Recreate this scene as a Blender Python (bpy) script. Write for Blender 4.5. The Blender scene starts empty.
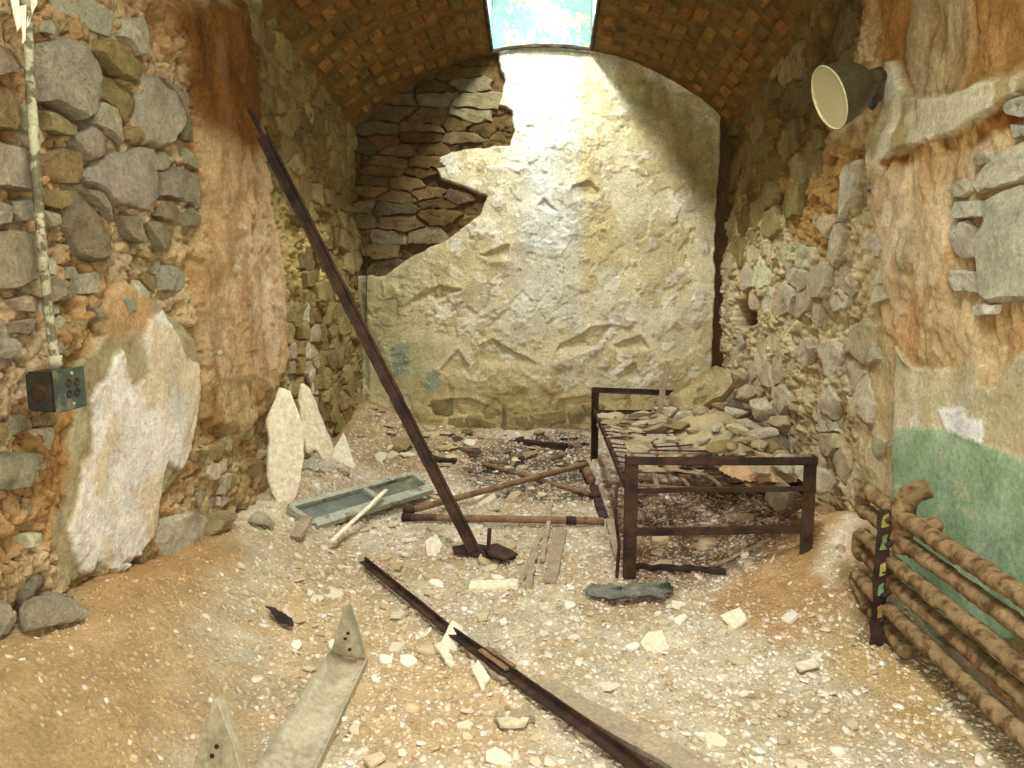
import bpy, bmesh, math, random
import numpy as np
from mathutils import Vector, Matrix

random.seed(7)
rng = np.random.default_rng(7)
C = bpy.context.scene.collection
S = bpy.context.scene

# ------------------------------------------------------------------ camera
F = 740.0
PITCH, YAW = math.radians(7.62), math.radians(2.17)
CAM = np.array([0.0, 0.0, 1.25])
cd = bpy.data.cameras.new('camera'); cam = bpy.data.objects.new('camera', cd); C.objects.link(cam)
cd.sensor_width = 36; cd.lens = 36 * F / 1024; cd.clip_start = 0.02
cam.location = CAM; cam.rotation_euler = (math.pi / 2 - PITCH, 0, YAW)
S.camera = cam
# ------------------------------------------------------------------ light
S.view_settings.view_transform = 'Standard'; S.view_settings.look = 'None'
S.view_settings.gamma = 1.0; S.view_settings.use_curve_mapping = False
S.view_settings.exposure = 0.95
W = bpy.data.worlds.new('world'); S.world = W; W.use_nodes = True
W.node_tree.nodes['Background'].inputs[0].default_value = (0.9, 0.95, 1.0, 1)
W.node_tree.nodes['Background'].inputs[1].default_value = 0.1

def area(name, loc, rot, sx, sy, power, col, spread=180):
    l = bpy.data.lights.new(name, 'AREA'); l.shape = 'RECTANGLE'; l.size = sx; l.size_y = sy
    l.energy = power; l.color = col; l.spread = math.radians(spread)
    o = bpy.data.objects.new(name, l); o.location = loc; o.rotation_euler = rot; C.objects.link(o)
    return o
SKY_Y0, SKY_Y1, SKY_HW = 4.35, 5.76, 0.36        # the visible skylight slot in the vault
WELL_TOP = 3.62
area('skylight_daylight', (0.0, 4.80, WELL_TOP - 0.03), (0, 0, 0), 0.12, 0.8, 50, (0.98, 1.0, 1.0))
area('front_skylight_daylight', (0.0, 1.15, 3.87), (0, 0, 0), 0.95, 1.3, 82, (1.0, 0.99, 0.965))
area('doorway_daylight', (0.15, -0.75, 1.35), (math.radians(90), 0, 0), 1.15, 2.1, 42, (1.0, 0.99, 0.965))

# ------------------------------------------------------------------ picture helpers
_a = math.pi / 2 - PITCH
_R = np.array([[math.cos(YAW), -math.sin(YAW), 0], [math.sin(YAW), math.cos(YAW), 0], [0, 0, 1]]) @ \
     np.array([[1, 0, 0], [0, math.cos(_a), -math.sin(_a)], [0, math.sin(_a), math.cos(_a)]])
def P(px, py, ax, v):
    d = _R @ np.array([(px - 512) / F, (384 - py) / F, -1.0])
    return CAM + d * ((v - CAM[ax]) / d[ax])
XL, XR, YB = -1.40, 1.40, 5.78
def stL(px, py): q = P(px, py, 0, XL); return (q[1], q[2])
def stR(px, py): q = P(px, py, 0, XR); return (q[1], q[2])
def stB(px, py): q = P(px, py, 1, YB); return (q[0], q[2])
def stF(px, py): q = P(px, py, 2, 0.03); return (q[0], q[1])
def zz(pts, ox, oy, k=3.0): return [(ox + a / k, oy + b / k) for a, b in pts]

def c(r, g, b):
    f = lambda v: ((v / 255 + 0.055) / 1.055) ** 2.4 if v > 10 else v / 255 / 12.92
    return np.array([f(r), f(g), f(b)])

# ------------------------------------------------------------------ numpy noise
def _h(ix, iy, s):
    n = (ix.astype(np.int64) * 374761393 + iy.astype(np.int64) * 668265263 + s * 974634777) & 0x7fffffff
    n = ((n ^ (n >> 13)) * 1274126177) & 0x7fffffff
    return ((n ^ (n >> 16)) & 0xffff) / 65535.0
def vn(x, y, s=0):
    x = np.asarray(x, float); y = np.asarray(y, float)
    ix = np.floor(x); iy = np.floor(y); fx = x - ix; fy = y - iy
    fx = fx * fx * fx * (fx * (fx * 6 - 15) + 10); fy = fy * fy * fy * (fy * (fy * 6 - 15) + 10)
    a = _h(ix, iy, s); b = _h(ix + 1, iy, s); cc = _h(ix, iy + 1, s); d = _h(ix + 1, iy + 1, s)
    return (a * (1 - fx) + b * fx) * (1 - fy) + (cc * (1 - fx) + d * fx) * fy
def fbm(x, y, s=0, o=5, g=0.5):
    t = 0; a = 1; n = 0
    for i in range(o):
        t = t + a * vn(x * 2 ** i + 13.7 * i, y * 2 ** i - 7.3 * i, s + i); n += a; a *= g
    return t / n - 0.5
def worley(x, y, s=0):
    ix = np.floor(x); iy = np.floor(y); f1 = np.full(np.shape(x), 9.0); f2 = f1.copy(); cid = np.zeros(np.shape(x))
    for dx in (-1, 0, 1):
        for dy in (-1, 0, 1):
            cx = ix + dx; cy = iy + dy
            qx = cx + _h(cx, cy, s); qy = cy + _h(cx, cy, s + 9); r = _h(cx, cy, s + 17)
            d = np.hypot(qx - x, qy - y)
            n1 = d < f1
            f2 = np.where(n1, f1, np.minimum(f2, d)); cid = np.where(n1, r, cid); f1 = np.where(n1, d, f1)
    return f1, f2, cid
def pits(x, y, sc, s):
    f1, f2, cid = worley(x * sc + fbm(x * sc, y * sc, s) , y * sc + fbm(x * sc, y * sc, s + 1), s)
    return sm(.42, .12, f1) * (cid > .55)
def chunks(x, y, sc, s):
    out = 0
    for k, (m_, a) in enumerate([(1, .034), (2.3, .018), (5, .008)]):
        w = .5 / m_ ** .3
        X = x * sc * m_ + w * fbm(x * sc * m_ * 1.7, y * sc * m_ * 1.7, s + k, 4, .65) * 1.0; Y = y * sc * 1.35 * m_ + w * fbm(x * sc * m_ * 1.7 + 40, y * sc * m_ * 1.7, s + k + 3, 4, .65) * 1.0
        f1, f2, cid = worley(X, Y, s + k * 5)
        out = out + a * (cid - .5) * sm(0, .12, f2 - f1) - a * .5 * (1 - sm(0, .10, f2 - f1))
    return out
def sm(e0, e1, x):
    t = np.clip((x - e0) / (e1 - e0), 0, 1); return t * t * (3 - 2 * t)
def sd(x, y, poly):                                  # signed distance, positive inside
    x = np.asarray(x, float); y = np.asarray(y, float)
    d = np.full(x.shape, 1e9); ins = np.zeros(x.shape, bool); n = len(poly)
    for i in range(n):
        ax, ay = poly[i]; bx, by = poly[(i + 1) % n]
        ex, ey = bx - ax, by - ay; L = ex * ex + ey * ey + 1e-12
        t = np.clip(((x - ax) * ex + (y - ay) * ey) / L, 0, 1)
        d = np.minimum(d, np.hypot(x - ax - t * ex, y - ay - t * ey))
        if abs(ey) > 1e-9:
            ins ^= ((ay > y) != (by > y)) & (x < ex * (y - ay) / ey + ax)
    return np.where(ins, d, -d)
def mix(col, m, new): return col * (1 - m[..., None]) + np.asarray(new) * m[..., None]

# ------------------------------------------------------------------ materials
def nt(name):
    m = bpy.data.materials.new(name); m.use_nodes = True
    return m, m.node_tree, m.node_tree.nodes, m.node_tree.links, m.node_tree.nodes['Principled BSDF']
def ramp(N, a, b, pa=0.3, pb=0.7):
    r = N.new('ShaderNodeValToRGB'); r.color_ramp.elements[0].position = pa; r.color_ramp.elements[1].position = pb
    r.color_ramp.elements[0].color = (*a, 1); r.color_ramp.elements[1].color = (*b, 1); return r
def noise(N, L, co, scale, det=8, rough=0.6):
    n = N.new('ShaderNodeTexNoise'); n.inputs['Scale'].default_value = scale; n.inputs['Detail'].default_value = det
    n.inputs['Roughness'].default_value = rough; L.new(co, n.inputs['Vector']); return n
def grain(name, source, lo=0.62, hi=1.25, s1=9, s2=55, bump=0.5, bd=0.008, rough=0.92, tint=None, tscale=5, tpos=(0.52, 0.62), metal=0.0, vor=None):
    """surface: source colour x mottling, with two scales of bump; tint = patches of another own colour"""
    m, T, N, L, B = nt(name)
    tc = N.new('ShaderNodeTexCoord'); co = tc.outputs['Object']
    if source == 'attr':
        a = N.new('ShaderNodeAttribute'); a.attribute_name = 'Col'; col = a.outputs['Color']
    elif source == 'obj':
        a = N.new('ShaderNodeObjectInfo'); col = a.outputs['Color']
        ad = N.new('ShaderNodeVectorMath'); ad.operation = 'ADD'; L.new(co, ad.inputs[0])
        mu = N.new('ShaderNodeVectorMath'); mu.operation = 'SCALE'; L.new(a.outputs['Random'], mu.inputs['Scale']); mu.inputs[0].default_value = (7, 5, 3)
        L.new(mu.outputs[0], ad.inputs[1]); co = ad.outputs[0]
    else:
        a = N.new('ShaderNodeRGB'); a.outputs[0].default_value = (*source, 1); col = a.outputs[0]
    n1 = noise(N, L, co, s1); n2 = noise(N, L, co, s2, 6, 0.7)
    if tint is not None:
        nt_ = noise(N, L, co, tscale, 7, 0.65); rp = ramp(N, (0, 0, 0), (1, 1, 1), *tpos); L.new(nt_.outputs[0], rp.inputs[0])
        mx = N.new('ShaderNodeMix'); mx.data_type = 'RGBA'; L.new(rp.outputs[0], mx.inputs[0]); L.new(col, mx.inputs[6]); mx.inputs[7].default_value = (*tint, 1); col = mx.outputs[2]
    r1 = ramp(N, (lo,) * 3, (hi,) * 3, 0.3, 0.7); L.new(n1.outputs[0], r1.inputs[0])
    r2 = ramp(N, (0.72,) * 3, (1.22,) * 3, 0.32, 0.68); L.new(n2.outputs[0], r2.inputs[0])
    m1 = N.new('ShaderNodeMix'); m1.data_type = 'RGBA'; m1.blend_type = 'MULTIPLY'; m1.inputs[0].default_value = 1
    L.new(col, m1.inputs[6]); L.new(r1.outputs[0], m1.inputs[7])
    m2 = N.new('ShaderNodeMix'); m2.data_type = 'RGBA'; m2.blend_type = 'MULTIPLY'; m2.inputs[0].default_value = 1
    L.new(m1.outputs[2], m2.inputs[6]); L.new(r2.outputs[0], m2.inputs[7])
    L.new(m2.outputs[2], B.inputs['Base Color'])
    B.inputs['Roughness'].default_value = rough; B.inputs['Metallic'].default_value = metal
    B.inputs['Specular IOR Level'].default_value = 0.1 if rough > .85 else .3
    ht = n2.outputs[0]
    mm = N.new('ShaderNodeMath'); mm.operation = 'MULTIPLY_ADD'; L.new(n1.outputs[0], mm.inputs[0]); mm.inputs[1].default_value = 1.6; L.new(n2.outputs[0], mm.inputs[2]); ht = mm.outputs[0]
    if vor:
        v = N.new('ShaderNodeTexVoronoi'); v.inputs['Scale'].default_value = vor; L.new(co, v.inputs['Vector'])
        m3 = N.new('ShaderNodeMath'); m3.operation = 'MULTIPLY_ADD'; L.new(v.outputs['Distance'], m3.inputs[0]); m3.inputs[1].default_value = -0.8; L.new(ht, m3.inputs[2]); ht = m3.outputs[0]
    if s2 >= 55 and bump > .35:
        n3 = noise(N, L, co, s2 * 2.6, 5, .75); m4 = N.new('ShaderNodeMath'); m4.operation = 'MULTIPLY_ADD'; L.new(n3.outputs[0], m4.inputs[0]); m4.inputs[1].default_value = .9; L.new(ht, m4.inputs[2]); ht = m4.outputs[0]
        r3 = ramp(N, (0.55,) * 3, (1.12,) * 3, 0.34, 0.50); L.new(n3.outputs[0], r3.inputs[0])
        m5 = N.new('ShaderNodeMix'); m5.data_type = 'RGBA'; m5.blend_type = 'MULTIPLY'; m5.inputs[0].default_value = .4
        L.new(m2.outputs[2], m5.inputs[6]); L.new(r3.outputs[0], m5.inputs[7]); L.new(m5.outputs[2], B.inputs['Base Color'])
    b = N.new('ShaderNodeBump'); b.inputs['Strength'].default_value = bump; b.inputs['Distance'].default_value = bd
    L.new(ht, b.inputs['Height']); L.new(b.outputs[0], B.inputs['Normal'])
    return m
M = dict(
    wall=grain('wall_surface', 'attr', 0.74, 1.18, 7, 60, 0.9, 0.012),
    stone=grain('stone', 'obj', 0.70, 1.22, 10, 60, 1.0, 0.022),
    floor=grain('floor_dust', 'attr', 0.78, 1.18, 9, 90, 0.9, 0.008, vor=60),
    frag=grain('fragment', 'obj', 0.88, 1.1, 12, 50, 0.35, 0.003),
    chip=grain('chips', 'attr', 0.88, 1.1, 20, 50, 0.3, 0.003),
    brick=grain('brick', 'obj', 0.6, 1.25, 14, 80, 0.8, 0.006, tint=c(96, 82, 50), tscale=9, tpos=(0.52, 0.75)),
    mortar=grain('vault_mortar', tuple(c(132, 100, 54)), 0.6, 1.2, 9, 60, 0.9, 0.01),
    rust=grain('rusted_steel', tuple(c(72, 53, 35)), 0.5, 1.3, 14, 90, 0.6, 0.003, 0.75, tint=c(46, 36, 26), tscale=8, tpos=(0.45, 0.6), metal=0.25),
    rustlight=grain('rusty_pipe', tuple(c(132, 104, 74)), 0.6, 1.25, 14, 90, 0.5, 0.003, 0.8, tint=c(88, 64, 44), tscale=9),
    scale=grain('flaking_pipe', tuple(c(164, 138, 98)), 0.55, 1.25, 16, 60, 1.0, 0.008, 0.9, tint=c(110, 82, 54), tscale=30, tpos=(0.48, 0.6)),
    tin=grain('painted_tin', tuple(c(172, 164, 136)), 0.75, 1.15, 6, 50, 0.3, 0.002, 0.55, tint=c(146, 138, 108), tscale=7),
    green=grain('grey_green_tin', tuple(c(164, 168, 144)), 0.7, 1.15, 8, 60, 0.4, 0.003, 0.6, tint=c(100, 90, 62), tscale=8),
    dark=grain('dark_metal', tuple(c(58, 56, 44)), 0.6, 1.2, 10, 80, 0.3, 0.002, 0.5, metal=0.2),
    enamel=grain('lamp_enamel', tuple(c(205, 198, 150)), 0.85, 1.1, 8, 60, 0.15, 0.001, 0.4),
    shade=grain('shade_outside', tuple(c(72, 68, 44)), 0.7, 1.2, 10, 80, 0.2, 0.001, 0.35),
    slab=grain('pale_slab', tuple(c(234, 224, 194)), 0.85, 1.08, 6, 50, 0.35, 0.004, 0.85, tint=c(234, 218, 180), tscale=4),
    wood=grain('grey_wood', tuple(c(160, 146, 120)), 0.7, 1.15, 12, 80, 0.6, 0.003, 0.9),
    burnt=grain('charred', tuple(c(58, 48, 38)), 0.6, 1.4, 15, 80, 0.7, 0.004, 0.9),
    cloth=grain('dirty_cloth', tuple(c(118, 120, 104)), 0.6, 1.25, 12, 70, 0.6, 0.004, 0.95, tint=c(60, 60, 50), tscale=10),
    paintpipe=grain('peeling_conduit', tuple(c(172, 168, 134)), 0.7, 1.15, 20, 90, 0.5, 0.002, 0.8, tint=c(104, 100, 70), tscale=24, tpos=(0.48, 0.55)),
    well=grain('skylight_paint', tuple(c(112, 150, 136)), 0.8, 1.1, 6, 40, 0.5, 0.004, 0.8, tint=c(170, 160, 130), tscale=5, tpos=(0.5, 0.58)),
)
m, T, N, L, B = nt('frosted_glass'); B.inputs['Base Color'].default_value = (0.9, 0.95, 0.93, 1)
B.inputs['Transmission Weight'].default_value = 0.9; B.inputs['Roughness'].default_value = 0.5; M['glass'] = m
m, T, N, L, B = nt('dusty_lens'); B.inputs['Base Color'].default_value = (*c(196, 188, 144), 1); B.inputs['Roughness'].default_value = 0.5; M['lens'] = m

# ------------------------------------------------------------------ object helpers
def link(name, me, mat=None, parent=None):
    o = bpy.data.objects.new(name, me)
    C.objects.link(o)
    if mat is not None and len(me.materials) == 0: me.materials.append(mat)
    if parent is not None: o.parent = parent
    return o
def mesh(verts, faces, smooth=False, cols=None):
    me = bpy.data.meshes.new('m'); me.from_pydata([tuple(map(float, v)) for v in verts], [], faces); me.update()
    if smooth: me.shade_smooth()
    if cols is not None: setcol(me, cols)
    return me
def setcol(me, cols):
    a = me.color_attributes.new('Col', 'FLOAT_COLOR', 'POINT')
    d = np.ones((len(me.vertices), 4)); d[:, :3] = cols; a.data.foreach_set('color', d.ravel())
def struct(o): o['kind'] = 'structure'; return o
def tag(o, label, cat, group=None):
    o['label'] = label; o['category'] = cat
    if group: o['group'] = group
    return o
def thing(name, loc, label, cat, group=None, rot=(0, 0, 0)):
    o = bpy.data.objects.new(name, None); o.location = loc; o.rotation_euler = rot; o.empty_display_size = 0.05
    C.objects.link(o); return tag(o, label, cat, group)
def part(name, me, mat, parent, label=None):           # mesh given in world coordinates, parent unrotated empty or mesh at origin
    o = link(name, me, mat, parent); o.matrix_parent_inverse = Matrix.Translation(parent.location).inverted()
    if label: o['label'] = label
    return o
def join(parts):
    V = []; Fc = []
    for v, f in parts:
        n = len(V); V += [tuple(p) for p in v]; Fc += [tuple(i + n for i in q) for q in f]
    return V, Fc
def frame_of(p0, p1, up=(0, 0, 1)):
    p0 = np.array(p0, float); p1 = np.array(p1, float); d = p1 - p0; L = np.linalg.norm(d); d /= L
    u = np.array(up, float); s = np.cross(d, u)
    if np.linalg.norm(s) < 1e-4: s = np.cross(d, (1, 0, 0))
    s /= np.linalg.norm(s); t = np.cross(s, d); return p0, d, s, t, L
def profile_beam(p0, p1, prof, up=(0, 0, 1), segs=1, wob=0.0, seed=0, caps=True):
    """closed 2D profile (side, up) swept from p0 to p1"""
    p0, d, s, t, L = frame_of(p0, p1, up); V = []; n = len(prof); r = random.Random(seed)
    for k in range(segs + 1):
        q = p0 + d * L * k / segs; w = s * r.uniform(-wob, wob) + t * r.uniform(-wob, wob)
        for a, b in prof:
            V.append(q + w + s * (a + r.uniform(-wob, wob) * .5) + t * (b + r.uniform(-wob, wob) * .5))
    Fc = [(k * n + i, k * n + (i + 1) % n, (k + 1) * n + (i + 1) % n, (k + 1) * n + i) for k in range(segs) for i in range(n)]
    if caps: Fc += [tuple(range(n))[::-1], tuple(segs * n + i for i in range(n))]
    return V, Fc
def rectprof(w, h, b=0.0):
    if b == 0: return [(-w / 2, -h / 2), (w / 2, -h / 2), (w / 2, h / 2), (-w / 2, h / 2)]
    return [(-w/2+b, -h/2), (w/2-b, -h/2), (w/2, -h/2+b), (w/2, h/2-b), (w/2-b, h/2), (-w/2+b, h/2), (-w/2, h/2-b), (-w/2, -h/2+b)]
def angleprof(w, h, t): return [(0, 0), (w, 0), (w, t), (t, t), (t, h), (0, h)]
def beam(p0, p1, w, h, up=(0, 0, 1), segs=6, wob=0.0008, seed=0, b=0.002): return profile_beam(p0, p1, rectprof(w, h, b), up, segs, wob, seed)
def angle(p0, p1, w, h, t, up=(0, 0, 1), segs=8, wob=0.0008, seed=0): return profile_beam(p0, p1, angleprof(w, h, t), up, segs, wob, seed)
def tube(pts, r, n=12, lump=0.0, seed=0, sub=0.02, caps=True, hollow=0.0):
    pts = [np.array(p, float) for p in pts]; rs = r if isinstance(r, (list, tuple)) else [r] * len(pts)
    Q = []; R = []
    for i in range(len(pts) - 1):
        L = np.linalg.norm(pts[i + 1] - pts[i]); k = max(1, int(L / sub))
        for j in range(k): Q.append(pts[i] + (pts[i + 1] - pts[i]) * j / k); R.append(rs[i] + (rs[i + 1] - rs[i]) * j / k)
    Q.append(pts[-1]); R.append(rs[-1]); Q = np.array(Q); R = np.array(R)
    V = []; prev = None; u = None
    for i, q in enumerate(Q):
        d = Q[min(i + 1, len(Q) - 1)] - Q[max(i - 1, 0)]; d /= np.linalg.norm(d) + 1e-12
        if u is None: u = np.cross(d, (0.3, 0.1, 1) if abs(d[2]) < .9 else (1, 0, 0))
        u = u - d * np.dot(u, d); u /= np.linalg.norm(u); w = np.cross(d, u)
        for j in range(n):
            a = 2 * math.pi * j / n; V.append(q + (u * math.cos(a) + w * math.sin(a)) * R[i])
    V = np.array(V)
    if lump:
        k = np.arange(len(V)); i = k // n; j = k % n; ang = 2 * np.pi * j / n
        nz = fbm(i * sub * 22 + seed * 3.1, np.cos(ang) * 1.3 + 5, seed, 4, 0.6) + fbm(i * sub * 30 + 9, np.sin(ang) * 1.3 + 5, seed + 5, 4, 0.6)
        ctr = Q[i]; V = ctr + (V - ctr) * (1 + lump * nz * 2)[:, None]
    m_ = len(Q)
    Fc = [(i * n + j, i * n + (j + 1) % n, (i + 1) * n + (j + 1) % n, (i + 1) * n + j) for i in range(m_ - 1) for j in range(n)]
    if caps: Fc += [tuple(range(n))[::-1], tuple((m_ - 1) * n + j for j in range(n))]
    V = [tuple(v) for v in V]
    return V, Fc
def lathe(prof, n, M4):
    V = []; Fc = []
    for r, z in prof:
        for j in range(n):
            a = 2 * math.pi * j / n; V.append(tuple(M4 @ Vector((r * math.cos(a), r * math.sin(a), z))))
    for i in range(len(prof) - 1):
        for j in range(n): Fc.append((i * n + j, i * n + (j + 1) % n, (i + 1) * n + (j + 1) % n, (i + 1) * n + j))
    return V, Fc
def slab(poly3, nrm, th, jit=0.0, seed=0, rings=3):
    """flat irregular plate from a 3D outline; front face towards nrm"""
    r = random.Random(seed); nrm = np.array(nrm, float); nrm /= np.linalg.norm(nrm)
    p = [np.array(q, float) for q in poly3]; cen = sum(p) / len(p); V = []; n = len(p)
    scal = [1.0, 1.0] + [0.93 - 0.93 * k / rings for k in range(rings)]
    for k, s_ in enumerate(scal):
        off = 0 if k == 0 else th * (0.8 if k == 1 else 1 + r.uniform(-.05, .15))
        for q in p: V.append(cen + (q - cen) * s_ + nrm * (off + (r.uniform(-jit, jit) if k > 0 else 0)))
    V.append(cen + nrm * th); K = len(scal)
    Fc = [(k * n + i, k * n + (i + 1) % n, (k + 1) * n + (i + 1) % n, (k + 1) * n + i) for k in range(K - 1) for i in range(n)]
    Fc += [((K - 1) * n + i, (K - 1) * n + (i + 1) % n, len(V) - 1) for i in range(n)] + [tuple(range(n))[::-1]]
    return V, Fc
def densify(poly, step, jit, seed=0):
    r = random.Random(seed); out = []; n = len(poly)
    for i in range(n):
        a = np.array(poly[i], float); b = np.array(poly[(i + 1) % n], float); L = np.linalg.norm(b - a); k = max(1, int(L / step))
        for j in range(k): out.append(a + (b - a) * j / k + np.array([r.uniform(-jit, jit) for _ in a]))
    return out

_ico = {}
def ico(sub):
    if sub not in _ico:
        bm = bmesh.new(); bmesh.ops.create_icosphere(bm, subdivisions=sub, radius=1)
        _ico[sub] = ([tuple(v.co) for v in bm.verts], [tuple(v.index for v in f.verts) for f in bm.faces]); bm.free()
    return _ico[sub]
def rock_verts(size, seed, sub=3, cuts=9, rough=0.05):
    """an angular broken stone: sphere clipped by random planes, then roughened"""
    r = np.random.default_rng(seed); V, Fc = ico(sub); V = np.array(V)
    for _ in range(cuts):
        n = r.normal(size=3); n /= np.linalg.norm(n); d = r.uniform(0.45, 0.8)
        h = V @ n - d; V = V - np.outer(np.clip(h, 0, None), n)
    V = V * (1 + rough * 2 * (fbm(V[:, 0] * 2.5 + 9, V[:, 1] * 2.5 + V[:, 2] * 1.7, seed, 4, .6)))[:, None]
    return V * np.array(size), Fc

# ------------------------------------------------------------------ floor height
def fh(x, y):
    x = np.asarray(x, float); y = np.asarray(y, float)
    h = 0.012 * np.ones_like(x)
    wall = 0.33 * sm(3.4, 2.1, y) + 0.17 * sm(2.4, 3.2, y) + 0.0 * y
    wid = 0.54 - 0.12 * sm(2.3, 3.2, y)
    t = np.clip((x - XL) / wid, 0, 2); h = h + wall * np.exp(-t * t * 1.9)
    t2 = np.clip((XR - x) / 0.32, 0, 3)
    h = h + (0.24 * np.exp(-((y - 3.15) / 0.42) ** 2) + 0.07 * sm(3.2, 3.8, y) * sm(4.8, 4.4, y) * 1.5 + 0.18 * sm(4.3, 5.0, y)) * np.exp(-t2 * t2 * 0.75)
    h = h + 0.11 * sm(4.9, 5.75, y) + 0.03 * sm(5.2, 5.8, y) * sm(-.6, -1.3, x)
    h = h + 0.05 * fbm(x * 2.2, y * 2.2, 3, 3) + 0.030 * fbm(x * 9, y * 9, 4, 5, .68)
    return h
def fz(x, y): return float(fh(np.array([x]), np.array([y]))[0])

# ------------------------------------------------------------------ structured grids
def grid_mesh(Sx, Ty, fn, keep=None):
    """fn(s,t)->Nx3 points, Nx3 colours; rows over Ty, columns over Sx"""
    s, t = np.meshgrid(Sx, Ty); sh = s.shape; s = s.ravel(); t = t.ravel()
    V, Cc = fn(s, t)
    nx = sh[1]; ny = sh[0]
    i, j = np.meshgrid(np.arange(nx - 1), np.arange(ny - 1)); a = (j * nx + i).ravel()
    Fq = np.stack([a, a + 1, a + 1 + nx, a + nx], 1)
    if keep is not None:
        k = keep(s, t); Fq = Fq[k[Fq].all(1)]
    me = bpy.data.meshes.new('m'); me.vertices.add(len(V)); me.vertices.foreach_set('co', V.ravel())
    me.loops.add(Fq.size); me.loops.foreach_set('vertex_index', Fq.ravel().astype(np.int32))
    me.polygons.add(len(Fq)); me.polygons.foreach_set('loop_start', (np.arange(len(Fq)) * 4).astype(np.int32))
    me.update(calc_edges=True); me.shade_smooth(); setcol(me, Cc)
    return me
def steps(a, b, fn):
    out = [a]
    while out[-1] < b: out.append(out[-1] + fn(out[-1]))
    out[-1] = b; return np.array(out)

class Layer:
    def __init__(s, poly, col, h=0.0, w=0.01, warp=0.03, ws=9, seed=1, col2=None, cs=6, soft=None):
        s.poly = poly; s.col = col; s.h = h; s.w = w; s.warp = warp; s.ws = ws; s.seed = seed; s.col2 = col2; s.cs = cs
    def mask(s, x, y):
        d = sd(x, y, s.poly) + s.warp * 2 * fbm(x * s.ws, y * s.ws, s.seed, 5, .6)
        return sm(-s.w, s.w, d)
def apply_layers(layers, x, y, h, col):
    for l in layers:
        m_ = l.mask(x, y)
        if l.col is not None:
            cc = l.col
            if l.col2 is not None:
                k = sm(-.08, .12, fbm(x * l.cs, y * l.cs * .6, l.seed + 40, 5, .6)); cc = mix(np.ones((len(x), 3)) * l.col, k, l.col2)
            col = mix(col, m_, cc)
        h = h + l.h * m_
    return h, col
# ================================================================== WALL LEFT
ORG1, ORG2 = c(184, 116, 58), c(150, 88, 42)
strip_poly = [stL(*p) for p in [(152,0),(180,40),(196,80),(205,130),(212,195),(200,240),(196,300),(205,360),(205,420),(240,440),(272,400),(292,340),(290,290),(275,230),(268,180),(258,110),(246,0)]]
LL = [
    Layer([stL(*p) for p in [(246,0),(400,0),(400,430),(285,430),(292,340),(285,260),(262,110)]], c(158,138,88), -0.01, .03, .05, 5, 11, c(134,114,70), 5),
    Layer([stL(*p) for p in [(250,260),(300,300),(300,400),(250,440)]], c(190,165,115), 0.0, .03, .04, 7, 12),
    Layer([stL(*p) for p in [(275,190),(330,230),(345,300),(290,280)]], c(196,172,112), 0.0, .04, .03, 6, 13),
    Layer(strip_poly, c(210,178,134), 0.03, .012, .035, 8, 14, c(198,160,112), 4),
    Layer([stL(*p) for p in [(150,0),(182,45),(200,120),(250,160),(262,100),(250,0)]], c(138,92,44), 0.0, .06, .05, 4, 15, c(118,78,38), 6),
    Layer([stL(*p) for p in [(212,210),(265,200),(285,300),(280,380),(250,400),(225,330)]], c(218,190,152), 0.012, .02, .03, 9, 16, c(208,172,126), 7),
    Layer([stL(*p) for p in [(200,385),(300,370),(300,540),(200,560),(175,480)]], c(196,170,122), -0.01, .03, .05, 9, 17, c(174,136,86), 9),
    Layer([stL(*p) for p in [(20,400),(82,400),(78,460),(66,560),(40,540),(15,470)]], c(196,158,104), 0, .03, .03, 6, 18, c(182,140,86), 5),
    Layer([stL(*p) for p in [(108,303),(130,283),(157,300),(167,313),(187,327),(198,340),(200,365),(203,400),(200,430),(195,455),(180,480),(160,500),(158,530),(150,548),(100,573),(77,582),(63,577),(58,557),(52,537),(55,520),(68,508),(68,490),(72,467),(75,420),(83,363),(95,350),(110,330)]], c(194,182,142), 0.014, .006, .012, 14, 19, c(176,160,118), 9),
    Layer([stL(*p) for p in [(108,303),(130,283),(157,300),(150,330),(128,335),(110,340)]], c(204,166,114), 0.0, .02, .02, 10, 20),
    Layer([stL(*p) for p in [(163,311),(177,333),(187,360),(198,364),(201,397),(200,420),(193,450),(185,470),(175,468),(167,462),(163,480),(160,503),(157,533),(148,542),(133,563),(113,575),(97,562),(92,573),(80,573),(73,553),(68,530),(75,510),(80,483),(83,463),(93,453),(93,420),(95,443),(90,400),(97,387),(107,380),(115,357),(125,350),(128,367),(133,387),(150,373),(145,343),(150,320)]], c(250,244,226), 0.012, .004, .009, 20, 21, c(238,218,182), 7),
]
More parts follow.
